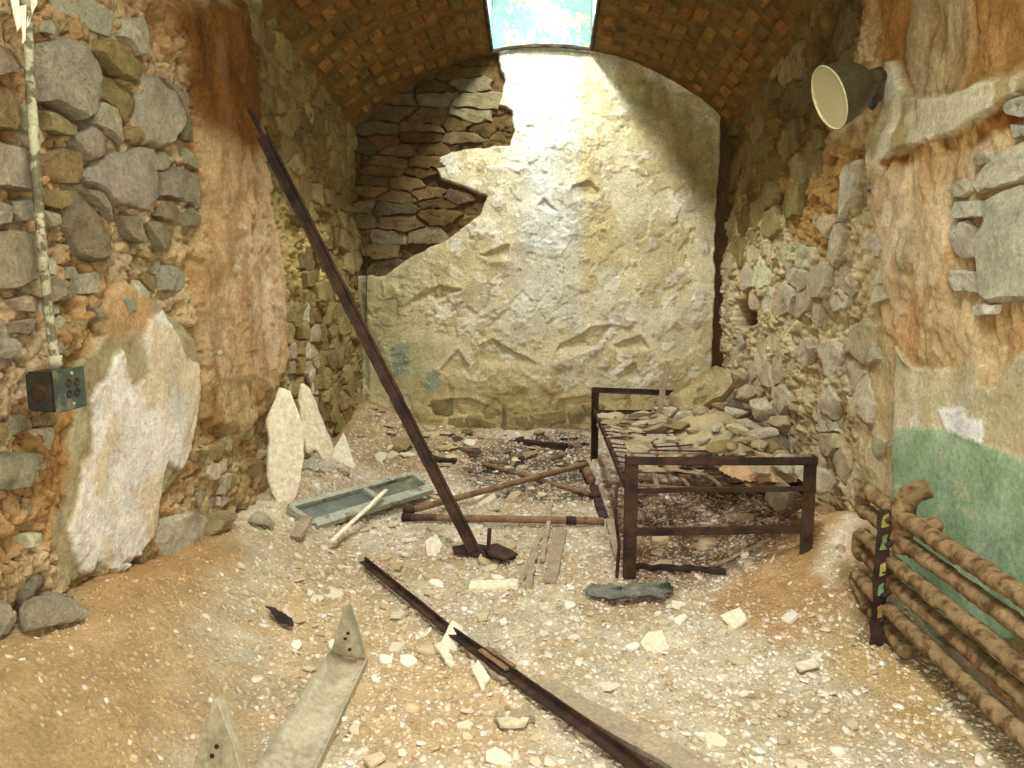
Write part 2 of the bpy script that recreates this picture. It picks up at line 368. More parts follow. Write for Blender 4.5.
def left_hc(x, y):
    h = 0.05 * fbm(x * 1.6, y * 1.6, 31, 3) + 0.05 * fbm(x * 6, y * 6, 32, 5, .6)
    f1, f2, cid = worley(x * 11 + fbm(x * 9, y * 9, 5) * .8, y * 11 + fbm(x * 9, y * 9, 6) * .8, 3)
    k = sm(-.1, .12, fbm(x * 3.5, y * 3.5, 33, 5, .6))
    col = mix(np.ones((len(x), 3)) * c(212, 184, 138), k, c(196, 156, 104))
    k = sm(.02, .14, fbm(x * 7, y * 7, 34, 5, .6)); col = mix(col, k * .7, c(168, 150, 112))
    rough = 1 - sm(-.03, .05, sd(x, y, strip_poly)) * .85
    white = LL[8].mask(x, y)
    rough = rough * (1 - white * .9)
    h = h * (1 - .75 * white) + rough * (chunks(x, y, 9, 3) - .02 * pits(x, y, 26, 3))
    h, col = apply_layers(LL, x, y, h, col)
    # long vertical flake edges in the strip
    stp = fbm(x * 9, y * 2.2, 36, 5, .6)
    ins = sm(0, .05, sd(x, y, strip_poly)); h = h + ins * (.012 * sm(.0, .02, stp) + .010 * sm(.09, .11, stp))
    col = mix(col, ins * sm(.08, .16, fbm(x * 14, y * 3, 37, 5, .7)) * .45, c(150, 112, 78))
    return h, col
def posL(x, y, h): return np.stack([XL + h - .02, x, y], 1)
ZT = 3.05
colsL = np.concatenate([np.arange(-0.9, 1.6, .06), steps(1.6, YB + .08, lambda y: min(.0145, 1.4 * y * y / 1036))])
rows = np.concatenate([np.arange(-.1, .0, .05), np.arange(0, 2.5, .0085), np.arange(2.5, ZT + .03, .03)])
me = grid_mesh(colsL, rows, lambda s, t: (lambda q: (posL(s, t, q[0]), q[1]))(left_hc(s, t)))
wall_left = struct(link('wall_left', me, M['wall']))

# ================================================================== WALL BACK
stone_back = [stB(*p) for p in [(350,110),(395,80),(430,60),(470,40),(500,40),(497,60),(505,80),(499,105),(512,112),(514,130),(510,146),(480,148),(450,152),(433,160),(440,178),(470,190),(487,196),(480,215),(450,238),(420,252),(398,264),(384,276),(350,276)]]
dents = [[(477,345),(492,338),(510,350),(530,360),(543,367),(530,385),(500,380),(480,365)], [(545,368),(560,345),(590,328),(612,325),(600,345),(575,355),(560,372)], [(440,370),(458,350),(470,365),(462,385),(445,380)],
         [(480,255),(508,245),(510,260),(490,262)], [(536,205),(545,198),(562,215),(548,212)], [(570,185),(590,180),(600,190),(592,215),(575,205)], [(410,300),(440,285),(462,290),(440,300),(415,320)],
         [(612,345),(640,335),(650,350),(625,355)], [(615,375),(635,362),(640,380),(620,388)], [(430,400),(470,398),(500,412),(495,430),(440,432)], [(560,400),(590,395),(600,430),(550,440)]]
BLs = [
    Layer([stB(*p) for p in [(360,200),(420,240),(430,400),(480,440),(355,440)]], c(184,178,132), 0, .1, .08, 4, 51, c(205,196,150), 5),
    Layer([stB(*p) for p in [(420,380),(600,390),(720,380),(720,450),(420,450)]], c(186,170,118), 0, .06, .06, 5, 52, c(206,188,138), 6),
    Layer([stB(*p) for p in [(505,55),(588,52),(590,200),(572,320),(525,320),(512,180)]], c(228,228,210), 0.0, .16, .12, 5, 53, c(220,216,190), 6),
    Layer([stB(*p) for p in [(580,55),(595,55),(602,120),(604,200),(598,290),(582,290),(584,180)]], c(212,190,142), 0.0, .05, .05, 8, 54, c(220,206,166), 8),
    Layer([stB(*p) for p in [(560,150),(640,160),(650,260),(600,270),(590,200)]], c(206,188,140), 0.0, .05, .05, 8, 55, c(222,212,176), 6),
    Layer([stB(*p) for p in [(610,60),(640,70),(722,130),(722,230),(690,190)]], c(186,172,120), 0.0, .08, .06, 6, 56, c(160,144,92), 4),  # olive patch, partly its own colour, partly painted shade outside the skylight fan
    Layer([stB(*p) for p in [(388,345),(410,345),(408,372),(394,375)]], c(150,158,128), 0.0, .03, .02, 8, 57),
    Layer([stB(*p) for p in [(425,372),(440,370),(440,390),(425,392)]], c(158,166,136), 0.0, .03, .02, 8, 58),
]
stone_back_layer = Layer(stone_back, c(112,90,54), -0.045, .008, .014, 12, 59, c(92,72,42), 5)  # dark stone colour: stain plus painted shade beside the skylight fan
def back_hc(x, y):
    h = 0.06 * fbm(x * 1.3, y * 1.3, 61, 3) + 0.018 * fbm(x * 4, y * 4, 62, 5, .55)
    col = np.ones((len(x), 3)) * c(222, 212, 172)
    wx = x + .05 * fbm(x * 7, y * 7, 71, 5, .7); wy = y + .05 * fbm(x * 7, y * 7, 72, 5, .7)
    # coats of plaster, each flaked off in its own shapes
    for i, (sc, th, dh, cc) in enumerate([(2.2, .04, .008, c(206,190,142)), (4.2, .10, .006, c(228,222,192)), (6.5, .12, .005, c(196,180,134)), (9, .14, .005, c(234,230,208))]):
        n = fbm(wx * sc, wy * sc, 80 + i * 7, 5, .58); m_ = sm(th - .005, th + .005, n); h = h + dh * m_ ; col = mix(col, m_ * .7, cc)
    for i, d in enumerate(dents):
        dd = sd(x, y, [stB(*p) for p in d]) + .03 * fbm(x * 9, y * 9, 90 + i, 4, .6) ; h = h - .024 * sm(-.006, .012, dd) * sm(-.03, .05, (y - np.mean([stB(*p)[1] for p in d])) + .03) + .006 * sm(-.05, -.005, dd)
        col = mix(col, sm(-.01, .01, dd) * .35, c(190,170,118))
    h, col = apply_layers(BLs, x, y, h, col)
    m_ = stone_back_layer.mask(x, y); h, col = apply_layers([stone_back_layer], x, y, h, col)
    f1, f2, cid = worley(x * 7, y * 12, 5); h = h + m_ * chunks(x, y, 5, 77) * .8
    edge = sm(1.33, 1.35, x + .04 * fbm(y * 6, y * 2, 93)); col = mix(col, edge, c(104, 84, 52)); h = h - .08 * edge - .03 * sm(-1.34, -1.4, x)  # dark brown at the right corner paints the shadow of the gap
    return h, col
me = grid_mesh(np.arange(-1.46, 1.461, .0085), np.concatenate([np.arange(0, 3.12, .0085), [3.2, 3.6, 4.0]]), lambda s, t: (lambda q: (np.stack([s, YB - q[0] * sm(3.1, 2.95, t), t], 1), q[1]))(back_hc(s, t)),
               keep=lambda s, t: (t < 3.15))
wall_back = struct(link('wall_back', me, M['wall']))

# ================================================================== WALL RIGHT
green_poly = [stR(*p) for p in [(893,430),(915,428),(940,430),(955,433),(980,442),(1010,455),(1100,480),(1250,560),(1250,800),(1024,640),(900,640),(893,540)]]
plast_poly = [stR(*p) for p in [(896,345),(905,355),(913,368),(935,370),(955,369),(975,362),(979,366),(975,385),(990,388),(998,386),(1008,366),(1024,350),(1150,300),(1250,500),(1250,800),(1024,640),(893,640),(893,540),(892,430),(895,390)]]
strip_right = [stR(*p) for p in [(883,62),(893,63),(899,90),(911,97),(935,98),(958,93),(981,82),(1024,76),(1120,50),(1120,70),(1024,92),(1000,104),(975,120),(950,134),(912,147),(893,153),(885,173),(877,182),(871,163),(871,130),(880,110),(885,86)]]
RL = [
    Layer([stR(*p) for p in [(700,60),(800,-80),(860,-80),(850,60),(820,140),(800,220),(780,260),(700,240)]], c(142,112,58), -0.015, .05, .06, 5, 111, c(112,94,52), 5),
    Layer([stR(*p) for p in [(700,220),(770,200),(860,170),(893,300),(893,520),(820,520),(700,470)]], c(214,196,152), 0.0, .05, .06, 5, 112, c(200,176,130), 6),
    Layer([stR(*p) for p in [(734,302),(748,298),(757,306),(757,322),(744,330),(733,326)]], c(128,106,72), -0.16, .006, .004, 12, 133),
    Layer([stR(*p) for p in [(770,180),(840,130),(860,150),(820,260),(780,230)]], c(188,148,88), 0.0, .05, .06, 5, 113),
    Layer([stR(*p) for p in [(858,130),(930,140),(955,260),(940,360),(905,365),(880,330),(870,240)]], c(218,188,142), 0.02, .03, .05, 5, 114, c(208,168,116), 6),
    Layer([stR(*p) for p in [(872,170),(905,165),(915,290),(900,330),(888,290),(878,230)]], c(222,198,160), 0.012, .02, .04, 8, 115, c(208,178,136), 7),
    Layer([stR(*p) for p in [(905,-60),(980,-60),(968,60),(955,92),(912,96),(900,60)]], c(196,172,128), 0.015, .012, .03, 7, 116, c(180,148,104), 6),
    Layer([stR(*p) for p in [(975,-60),(1200,-100),(1200,60),(1024,72),(960,90),(968,60)]], c(186,142,84), 0.0, .03, .04, 6, 117, c(160,118,66), 6),
    Layer([stR(*p) for p in [(870,-60),(905,-60),(903,90),(890,70),(872,90)]], c(182,130,70), 0.0, .03, .04, 6, 118, c(156,112,58), 6),
    Layer([stR(*p) for p in [(900,145),(970,120),(990,150),(960,210),(945,300),(920,300)]], c(222,196,154), 0.0, .03, .05, 6, 119, c(208,172,124), 6),
    Layer([stR(*p) for p in [(905,225),(918,222),(922,245),(914,275),(906,262)]], c(196,184,146), 0.014, .006, .01, 12, 120),
    Layer(plast_poly, c(222,212,176), 0.022, .006, .012, 14, 121, c(208,194,152), 6),
    Layer([stR(*p) for p in [(940,410),(962,406),(970,418),(985,420),(984,446),(970,440),(945,430)]], c(252,250,240), 0.006, .006, .012, 16, 122),
    Layer([stR(*p) for p in [(910,420),(918,412),(920,425),(912,428)]], c(236,232,214), 0.003, .006, .008, 16, 123),
    Layer(green_poly, c(158,188,142), 0.006, .006, .012, 14, 124, c(180,202,164), 7),
    Layer(strip_right, c(236,226,190), 0.03, .006, .010, 14, 125, c(190,168,116), 8),
    Layer([stR(*p) for p in [(885,160),(912,150),(955,135),(1000,108),(1024,96),(1120,75),(1120,100),(1024,116),(1000,130),(970,145),(930,158),(890,172)]], c(146,94,42), 0.0, .012, .012, 10, 126, c(196,160,100), 14),
]
def right_hc(x, y):
    h = 0.05 * fbm(x * 1.6, y * 1.6, 131, 3) + 0.05 * fbm(x * 6, y * 6, 132, 5, .6)
    f1, f2, cid = worley(x * 12 + fbm(x * 9, y * 9, 5) * .8, y * 12 + fbm(x * 9, y * 9, 6) * .8, 13)
    k = sm(-.1, .12, fbm(x * 3.5, y * 3.5, 133, 5, .6))
    col = mix(np.ones((len(x), 3)) * c(220, 194, 148), k, c(204, 164, 112))
    pl = RL[11].mask(x, y); st = RL[15].mask(x, y); rough = (1 - pl * .95) * (1 - st * .9) * sm(3.0, 3.7, x)
    h = h * (1 - .8 * pl) * (1 - .6 * st) + rough * (1.15 * chunks(x, y, 8, 13) - .02 * pits(x, y, 24, 5))
    h, col = apply_layers(RL, x, y, h, col)
    stp = fbm(x * 9, y * 2.2, 136, 5, .6); ins = sm(3.4, 3.0, x) * (1 - pl) * (1 - st)
    h = h + ins * (.007 * sm(.0, .02, stp) + .006 * sm(.11, .13, stp))
    col = mix(col, ins * sm(.10, .2, fbm(x * 12, y * 3, 137, 5, .7)) * .3, c(150, 104, 62))
    g = RL[14].mask(x, y) * sm(.1, .2, fbm(x * 5, y * 9, 138, 5, .7)); col = mix(col, g * .6, c(205, 204, 165))
    return h, col
def posR(x, y, h): return np.stack([XR - h + .02, x, y], 1)
me = grid_mesh(colsL, rows, lambda s, t: (lambda q: (posR(s, t, q[0]), q[1]))(right_hc(s, t)))
bm = bmesh.new(); bm.from_mesh(me); bmesh.ops.reverse_faces(bm, faces=bm.faces); bm.to_mesh(me); bm.free()
wall_right = struct(link('wall_right', me, M['wall']))

# ================================================================== stones in the walls
def hL(s, t): return float(left_hc(np.array([s]), np.array([t]))[0][0])
def wall_stone(poly, place, hbase, protr, seed, n=None, rings=4, col=(.5, .5, .4), wall=None, jit=.06, mat='stone'):
    """an angular stone bedded in the wall: its outline keeps its corners, its face is cut by a few planes"""
    r = np.random.default_rng(seed); p = np.array(poly, float); cen = p.mean(0); k_ = len(p)
    per = np.linalg.norm(np.roll(p, -1, 0) - p, axis=1).sum(); size = per / 4; stp = max(.012, per / (20 if rings > 2 else 13)); out = []
    for i in range(k_):
        a = p[i]; b = p[(i + 1) % k_]; L = np.linalg.norm(b - a); m_ = max(1, int(round(L / stp)))
        for j in range(m_):
            q = a + (b - a) * j / m_; out.append(q + r.normal(size=2) * size * jit * .45)
    out = np.array(out); n = len(out)
    planes = [(r.normal(size=2) * .16 / size * protr * 2.2, r.uniform(.75, 1.1)) for _ in range(4)]
    fr = [(1.03, -.9), (1.0, .35), (.97, .72)] + [(.90 * (1 - k / (rings + .6)), 1) for k in range(rings + 1)]
    P2 = []; H = []
    def top(q):
        d = q - cen; hh = np.min([protr * o_ + d @ g for g, o_ in planes], axis=0)
        return hh + .030 * min(1, size / .12) * fbm(q[:, 0] * 16 + seed, q[:, 1] * 16, seed % 97, 4, .6)
    for f, z in fr:
        q = cen + (out - cen) * f; tp = top(q)
        H += list(hbase + (tp * z if z > 0 else np.full(n, z * .03))); P2 += list(q)
    H.append(hbase + top(cen[None])[0]); P2.append(cen)
    P2 = np.array(P2); V = place(P2[:, 0], P2[:, 1], np.array(H)); K = len(fr)
    Fc = [(k * n + i, k * n + (i + 1) % n, (k + 1) * n + (i + 1) % n, (k + 1) * n + i) for k in range(K - 1) for i in range(n)]
    Fc += [((K - 1) * n + i, (K - 1) * n + (i + 1) % n, len(V) - 1) for i in range(n)]
    me = mesh(V, Fc, True); me.set_sharp_from_angle(angle=math.radians(32)); o = link('stone', me, M[mat], wall); o.color = (*col, 1); return o
def jcol(cols, r):
    a = cols[r.integers(len(cols))]; return np.clip(a * r.uniform(.85, 1.15) * (1 + r.normal(size=3) * .03), 0, 1)
GREY = [c(192,180,146), c(180,168,132), c(200,190,158), c(170,158,122)]
BROWN = [c(184,160,112), c(172,148,100)]
LIGHT = [c(232,226,196), c(224,216,186)]
OLIVE = [c(170,150,98), c(182,160,108), c(150,130,84), c(164,144,94)]
TAN = [c(226,214,178), c(214,200,160), c(230,218,184), c(206,188,146)]

Z1, Z2, Z3 = (0, 0), (0, 200), (0, 400)
near_left = [
 (Z1,'G',.05,[(115,130),(190,105),(250,130),(285,180),(305,230),(295,300),(270,345),(245,360),(190,335),(120,300),(108,220)]),
 (Z1,'G',.04,[(150,-20),(360,-20),(360,60),(335,115),(290,100),(230,70),(180,30)]),
 (Z1,'G',.03,[(365,55),(425,50),(435,100),(430,165),(405,170),(380,120),(358,105)]),
 (Z1,'B',.045,[(270,115),(330,120),(390,165),(420,215),(415,240),(385,245),(340,220),(300,185),(275,150)]),
 (Z1,'B',.04,[(305,225),(340,225),(400,265),(418,300),(415,370),(385,375),(360,330),(305,290)]),
 (Z1,'G',.03,[(425,220),(480,230),(530,270),(560,330),(550,400),(530,430),(480,445),(440,430),(418,370),(420,290)]),
 (Z1,'G',.035,[(495,230),(560,270),(578,320),(566,335),(530,285)]),
 (Z1,'B',.05,[(120,330),(160,335),(240,380),(225,405),(190,410),(140,390)]),
 (Z1,'G',.045,[(275,350),(300,305),(345,320),(370,400),(360,435),(330,405),(270,370)]),
 (Z1,'G',.05,[(220,420),(265,375),(325,410),(325,445),(290,475),(260,485)]),
 (Z1,'B',.04,[(370,385),(410,378),(430,400),(425,425),(385,432),(372,420)]),
 (Z1,'G',.055,[(245,520),(290,480),(400,435),(460,445),(470,500),(478,590),(430,640),(350,625),(300,570),(255,545)]),
 (Z1,'G',.03,[(465,455),(520,450),(525,490),(500,515),(472,510)]),
 (Z1,'G',.03,[(480,515),(540,500),(600,520),(610,560),(615,630),(570,610),(490,585)]),
 (Z1,'G',.035,[(482,600),(530,605),(550,640),(520,670),(475,650)]),
 (Z1,'G',.03,[(553,640),(580,622),(610,650),(592,680),(558,680)]),
 (Z1,'G',.045,[(345,640),(415,650),(440,720),(430,735),(385,715)]),
 (Z1,'G',.035,[(440,665),(480,660),(540,720),(530,745),(500,755),(460,700)]),
 (Z1,'G',.045,[(200,600),(235,575),(262,592),(318,670),(338,730),(335,780),(310,790),(250,770),(205,690)]),
 (Z1,'G',.04,[(250,565),(300,570),(350,665),(338,662),(290,610)]),
 (Z1,'B',.05,[(135,470),(190,440),(240,455),(246,520),(240,560),(190,555),(140,530)]),
 (Z1,'G',.055,[(-60,410),(60,440),(95,470),(100,580),(20,570),(-60,560)]),
 (Z1,'B',.055,[(-60,250),(40,280),(60,330),(30,400),(-60,380)]),
 (Z1,'G',.05,[(-60,100),(30,150),(48,200),(40,220),(-60,235)]),
 (Z1,'G',.04,[(125,60),(160,60),(170,90),(150,108),(120,95)]),
 (Z1,'G',.03,[(55,340),(90,335),(105,390),(85,405),(60,380)]),
 (Z1,'B',.045,[(135,558),(220,573),(225,610),(190,632),(145,618)]),
 (Z1,'G',.05,[(-60,590),(40,620),(30,670),(-60,685)]),
 (Z1,'G',.05,[(45,600),(100,590),(105,660),(60,665),(35,640)]),
 (Z2,'G',.055,[(-60,90),(60,82),(110,100),(115,240),(60,270),(-60,285)]),
 (Z1,'G',.045,[(135,625),(190,642),(196,670),(150,682)]),
 (Z1,'G',.02,[(570,340),(595,350),(600,430),(575,420)]),
 (Z1,'G',.02,[(575,440),(600,460),(625,500),(605,510),(578,490)]),
 (Z2,'G',.03,[(490,230),(520,190),(575,215),(580,260),(540,280),(500,275)]),
 (Z2,'G',.025,[(265,225),(320,210),(335,280),(270,285)]),
 (Z2,'T',.04,[(20,300),(80,285),(110,310),(100,340),(40,335)]),
 (Z2,'G',.035,[(30,365),(100,350),(110,370),(70,405),(35,400)]),
 (Z2,'G',.05,[(-50,420),(60,410),(75,430),(30,480),(-50,475)]),
 (Z2,'G',.03,[(160,260),(225,255),(225,280),(165,310)]),
 (Z2,'B',.03,[(230,365),(265,360),(275,390),(240,405)]),
 (Z2,'G',.025,[(205,205),(245,200),(258,235),(215,238)]),
 (Z2,'B',.03,[(430,150),(480,165),(460,190),(430,168)]),
 (Z2,'G',.025,[(280,320),(300,320),(320,360),(300,365)]),
 (Z2,'G',.03,[(175,435),(200,425),(215,455),(185,465)]),
 (Z3,'G',.05,[(-50,170),(70,150),(112,155),(105,200),(70,265),(20,275),(-50,275)]),
 (Z3,'G',.04,[(74,540),(120,515),(147,545),(130,590),(90,640),(75,600)]),
 (Z3,'T',.035,[(70,400),(115,395),(120,435),(80,445)]),
 (Z3,'G',.06,[(85,690),(150,570),(225,588),(215,630),(165,660),(150,690),(120,720),(70,715)]),
 (Z3,'G',.05,[(-50,610),(25,605),(25,700),(-50,720)]),
 (Z3,'B',.0,[(245,565),(330,530),(320,592),(260,608)]),
 (Z3,'G',.0,[(330,550),(395,505),(385,565),(332,592)]),
 (Z3,'B',.01,[(410,470),(445,425),(470,465),(478,495),(430,495)]),
 (Z3,'T',.055,[(480,430),(500,360),(560,330),(610,345),(665,390),(620,440),(560,470),(520,505),(492,505)]),
]
COLS = dict(L=LIGHT, G=GREY, B=BROWN, T=TAN, O=OLIVE)
for i, (o_, k, pr, pts) in enumerate(near_left):
    poly = [stL(*p) for p in zz(pts, *o_)]; cc = np.mean(poly, 0); poly = [cc + (np.array(q) - cc) * .965 for q in poly]; r = np.random.default_rng(900 + i)
    wall_stone(poly, posL, hL(*cc) * .6 - .0 + (.012 if pr < .02 else 0), pr, 900 + i, col=jcol(COLS[k], r), wall=wall_left, jit=.035, rings=5)
near_right = [
 ((768,0),'L',.05,[(610,555),(640,520),(700,460),(790,410),(900,400),(900,500),(768,545),(700,568),(640,583)]),
 ((768,0),'L',.045,[(562,603),(650,598),(658,650),(568,660)]),
 ((768,0),'L',.045,[(530,662),(600,655),(635,690),(645,730),(638,780),(600,785),(560,740)]),
 ((768,0),'L',.06,[(662,592),(768,553),(900,520),(920,900),(768,915),(655,905),(648,850),(655,760),(650,700)]),
 ((768,0),'T',.035,[(620,460),(660,450),(675,480),(640,500),(615,490)]),
 ((768,0),'L',.035,[(705,315),(768,285),(850,260),(850,345),(768,355),(722,345)]),
 ((768,0),'L',.035,[(718,370),(768,375),(850,375),(850,400),(768,412),(722,418)]),
 ((768,0),'T',.04,[(557,555),(600,533),(612,575),(585,595),(560,592)]),
 ((768,200),'L',.045,[(535,215),(560,208),(638,212),(636,280),(580,275)]),
 ((768,200),'L',.045,[(605,318),(650,308),(715,314),(700,345),(630,350)]),
]
hR = lambda s, t: float(right_hc(np.array([s]), np.array([t]))[0][0])
for i, (o_, k, pr, pts) in enumerate(near_right):
    poly = [stR(*p) for p in zz(pts, *o_)]; cc = np.mean(poly, 0); poly = [cc + (np.array(q) - cc) * .95 for q in poly]; r = np.random.default_rng(1900 + i)
    wall_stone(poly, posR, hR(*cc) * .7, pr, 1900 + i, col=jcol(COLS[k], r), wall=wall_right, jit=.03, rings=5)

def voronoi(region, sx, sy, seed, jit=.42, gap=.88):
    """irregular stone outlines laid in rough courses inside a polygon"""
    r = np.random.default_rng(seed); reg = np.array(region); x0, y0 = reg.min(0); x1, y1 = reg.max(0)
    pts = []; row = 0; y = y0 - sy
    while y < y1 + sy:
        k = r.uniform(.7, 1.35); x = x0 - sx * (1 + r.random())
        while x < x1 + sx:
            w = sx * r.uniform(.55, 1.5); pts.append((x + w / 2, y + r.uniform(-jit, jit) * sy)); x += w
        y += sy * k
    pts = np.array(pts); ins = sd(pts[:, 0], pts[:, 1], region) > 0; out = []
    asp = sx / sy
    for i in np.where(ins)[0]:
        q = pts[i]; d = ((pts - q) * (1 / sx, 1 / sy)) ** 2; nb = np.argsort(d.sum(1))[1:16]
        poly = [q + np.array(v) * (sx, sy) for v in [(-1.2, -1.2), (1.2, -1.2), (1.2, 1.2), (-1.2, 1.2)]]
        for j in nb:
            mid = (q + pts[j]) / 2; nrm = (pts[j] - q) * (1 / sx ** 2, 1 / sy ** 2); new = []
            for a in range(len(poly)):
                A = poly[a]; Bq = poly[(a + 1) % len(poly)]; da = (A - mid) @ nrm; db = (Bq - mid) @ nrm
                if da <= 0: new.append(A)
                if da * db < 0: new.append(A + (Bq - A) * da / (da - db))
            poly = new
            if len(poly) < 3: break
        if len(poly) >= 3:
            poly = np.array(poly); cen = poly.mean(0); out.append(cen + (poly - cen) * gap)
    return out
def fill(region, sx, sy, seed, place, hfn, pr, cols, wall, gap=.88, rings=2, skip=0.0, base=0.0, n=None, avoid=()):
    for i, poly in enumerate(voronoi(region, sx, sy, seed, gap=gap)):
        r = np.random.default_rng(seed * 1000 + i)
        if r.random() < skip: continue
        cc = poly.mean(0)
        if any(float(sd(np.array([cc[0]]), np.array([cc[1]]), a)[0]) > -.01 for a in avoid): continue
        wall_stone(poly, place, hfn(*cc) * .7 + base, pr * r.uniform(.5, 1.5), seed * 1000 + i, col=jcol(cols, r), wall=wall, rings=rings, jit=.07, n=n or 12)
# left wall beyond the orange strip
fill([stL(*p) for p in [(252,0),(262,0),(300,30),(362,120),(366,250),(368,400),(350,440),(325,440),(320,330),(300,200),(275,130)]], .21, .115, 21, posL, hL, .02, OLIVE, wall_left, rings=3, skip=.22, gap=.96)
fill([stL(*p) for p in [(290,295),(322,320),(322,440),(300,460),(292,400)]], .15, .10, 22, posL, hL, .03, TAN + OLIVE[:2], wall_left, rings=3, skip=.1)
fill([stL(*p) for p in [(205,400),(250,410),(290,390),(296,430),(265,520),(225,540),(200,500)]], .11, .07, 23, posL, hL, .02, TAN + BROWN, wall_left, skip=.45)
# small stones between the near ones
fill([stL(*p) for p in [(-30,90),(55,100),(70,150),(190,280),(95,335),(60,480),(40,560),(-30,560)]], .10, .055, 24, posL, hL, .012, TAN + GREY[:2] + BROWN, wall_left, skip=.5, base=-.004)
# back wall, bare stone: tones darkened for shade as well as stain
hB = lambda s, t: float(back_hc(np.array([s]), np.array([t]))[0][0])
posB = lambda x, y, h: np.stack([x, YB - h, y], 1)
fill([stB(*p) for p in [(352,112),(395,82),(430,62),(495,52),(500,105),(506,140),(440,152),(432,165),(440,182),(480,197),(470,218),(400,258),(380,270),(352,270)]], .27, .10, 31, posB, hB, .03, [c(122,98,58), c(104,84,50), c(134,112,72), c(112,98,68), c(140,128,94)], wall_back, rings=3, gap=.97)
fill([stB(*p) for p in [(425,402),(500,410),(600,402),(590,432),(430,430)]], .25, .13, 32, posB, hB, .03, [c(190,172,122), c(170,152,104)], wall_back, rings=3, gap=.9)
# right wall
fill([stR(*p) for p in [(716,130),(800,0),(850,0),(850,70),(835,130),(800,190),(780,225),(722,260),(718,200)]],   .26, .15, 41, posR, hR, .018, OLIVE + [c(150,124,76), c(150,128,80)], wall_right, rings=3, skip=.3, gap=.96)
fill([stR(*p) for p in [(722,262),(780,228),(850,190),(862,300),(870,480),(820,500),(740,440),(720,400)]], .24, .15, 42, posR, hR, .028, TAN + [c(220,198,156), c(210,196,162)], wall_right, rings=3, skip=.35, gap=.93, avoid=[[stR(*p) for p in [(733,300),(756,300),(756,328),(733,328)]]])
fill([stR(*p) for p in [(865,180),(895,180),(893,480),(872,480)]], .12, .08, 43, posR, hR, .02, TAN, wall_right, skip=.75)
# ================================================================== CEILING (brick barrel vault)
VA, VR = 1.40, 0.57
def zs(y): return 2.43 + 0.15 * (5.78 - np.maximum(y, 3.2))
Rv = (VA * VA + VR * VR) / (2 * VR); ANG = math.asin(VA / Rv)
def vault(a, y, off=0.0):      # a: angle from the crown; off: outward
    return np.stack([(Rv + off) * np.sin(a), y, zs(y) + VR - Rv + (Rv + off) * np.cos(a)], -1)
AS = math.asin(SKY_HW / Rv)
AF = math.asin(.5 / Rv) + .001
aa = np.concatenate([np.linspace(-ANG - .05, -AF, 36), [-AS], np.linspace(-AS, AS, 6)[1:-1], [AS], np.linspace(AF, ANG + .05, 36)])
yy = np.concatenate([np.linspace(-.9, .45, 6), np.linspace(.45, 1.85, 10)[1:], np.linspace(1.85, SKY_Y0, 30)[1:], np.linspace(SKY_Y0, YB + .1, 22)[1:]])
def vkeep(s, t):
    return ~((np.abs(s) < AS - 1e-4) & (((t > SKY_Y0 + 1e-4)) | ((t > .46) & (t < 1.84)))) & ~((np.abs(s) < AF) & (t > .46) & (t < 1.84))
me = grid_mesh(aa, yy, lambda s, t: (vault(s, t, .0 + .012 * fbm(s * 8, t * 8, 5)), np.ones((len(s), 3)) * .1), keep=vkeep)
ceiling = struct(link('ceiling', me, M['mortar']))
BW, BH, BD = .198, .080, .05
def brick_mesh(seed):
    r = random.Random(seed); bm = bmesh.new(); bmesh.ops.create_cube(bm, size=1)
    for v in bm.verts:
        v.co = Vector((v.co.x * BH, v.co.y * BW, v.co.z * BD)) + Vector((r.uniform(-.004, .004), r.uniform(-.006, .006), r.uniform(-.005, .005)))
    bmesh.ops.bevel(bm, geom=list(bm.edges), offset=.006, segments=1, affect='EDGES')
    me = bpy.data.meshes.new('brick'); bm.to_mesh(me); bm.free(); me.materials.append(M['brick']); return me
bms = [brick_mesh(i) for i in range(6)]
BC = [c(146,104,52), c(136,96,48), c(128,94,52), c(152,110,56), c(118,92,52), c(140,96,48), c(132,106,60)]
bricks_r_ = random.Random(8)
ncourse = int(Rv * ANG / 0.0925); spots = []
for k in range(-ncourse, ncourse + 1):
    a = (k + .0) * 0.0925 / Rv
    if abs(a) > ANG - .01: continue
    y = YB - .06 - bricks_r_.random() * .2
    course = bricks_r_.uniform(-.005, .007)
    while y > 2.4:
        if not (abs(a) * Rv < SKY_HW + .02 and (y > SKY_Y0 - .1 or y < 1.95)): spots.append((a, y, course))
        y -= .205
def vis(a, y):                     # does the photograph's frame see it?
    p = vault(np.array(a), np.array(y)); d = _R.T @ (p - CAM); return 384 - F * d[1] / -d[2] > -12
bricks_r = random.Random(5); shown = [s for s in spots if vis(*s[:2])]; print('bricks shown', len(shown), 'all', len(spots))
shown.sort(key=lambda s: s[1] + bricks_r.uniform(0, .01)); parts_ = shown[:300]; rest = shown[300:] + [s for s in spots if not vis(*s[:2])]
def brick_matrix(a, y, q_):
    p = vault(np.array(a + bricks_r.uniform(-.002, .002)), np.array(y), .012 + q_ + bricks_r.choice([0, 0, .002, -.003, .003, .007]))
    q = Matrix.Rotation(a, 4, 'Y') @ Matrix.Rotation(-math.atan(-.15 if y > 3.2 else 0), 4, 'X') @ Matrix.Rotation(bricks_r.uniform(-.012, .012), 4, 'Z')
    return Matrix.Translation(Vector(p)) @ q
def bcol():
    b = np.array(bricks_r.choice(BC)) * bricks_r.uniform(.86, 1.1); return (*b, 1)
for a, y, q_ in parts_:
    o = link('brick', bricks_r.choice(bms), None, ceiling); o.matrix_world = brick_matrix(a, y, q_); o.color = bcol()
V = []; Fc = []
for a, y, q_ in rest:
    b = bricks_r.choice(bms); mt = brick_matrix(a, y, q_); n = len(V); V += [tuple(mt @ v.co) for v in b.vertices]; Fc += [tuple(i + n for i in p.vertices) for p in b.polygons]
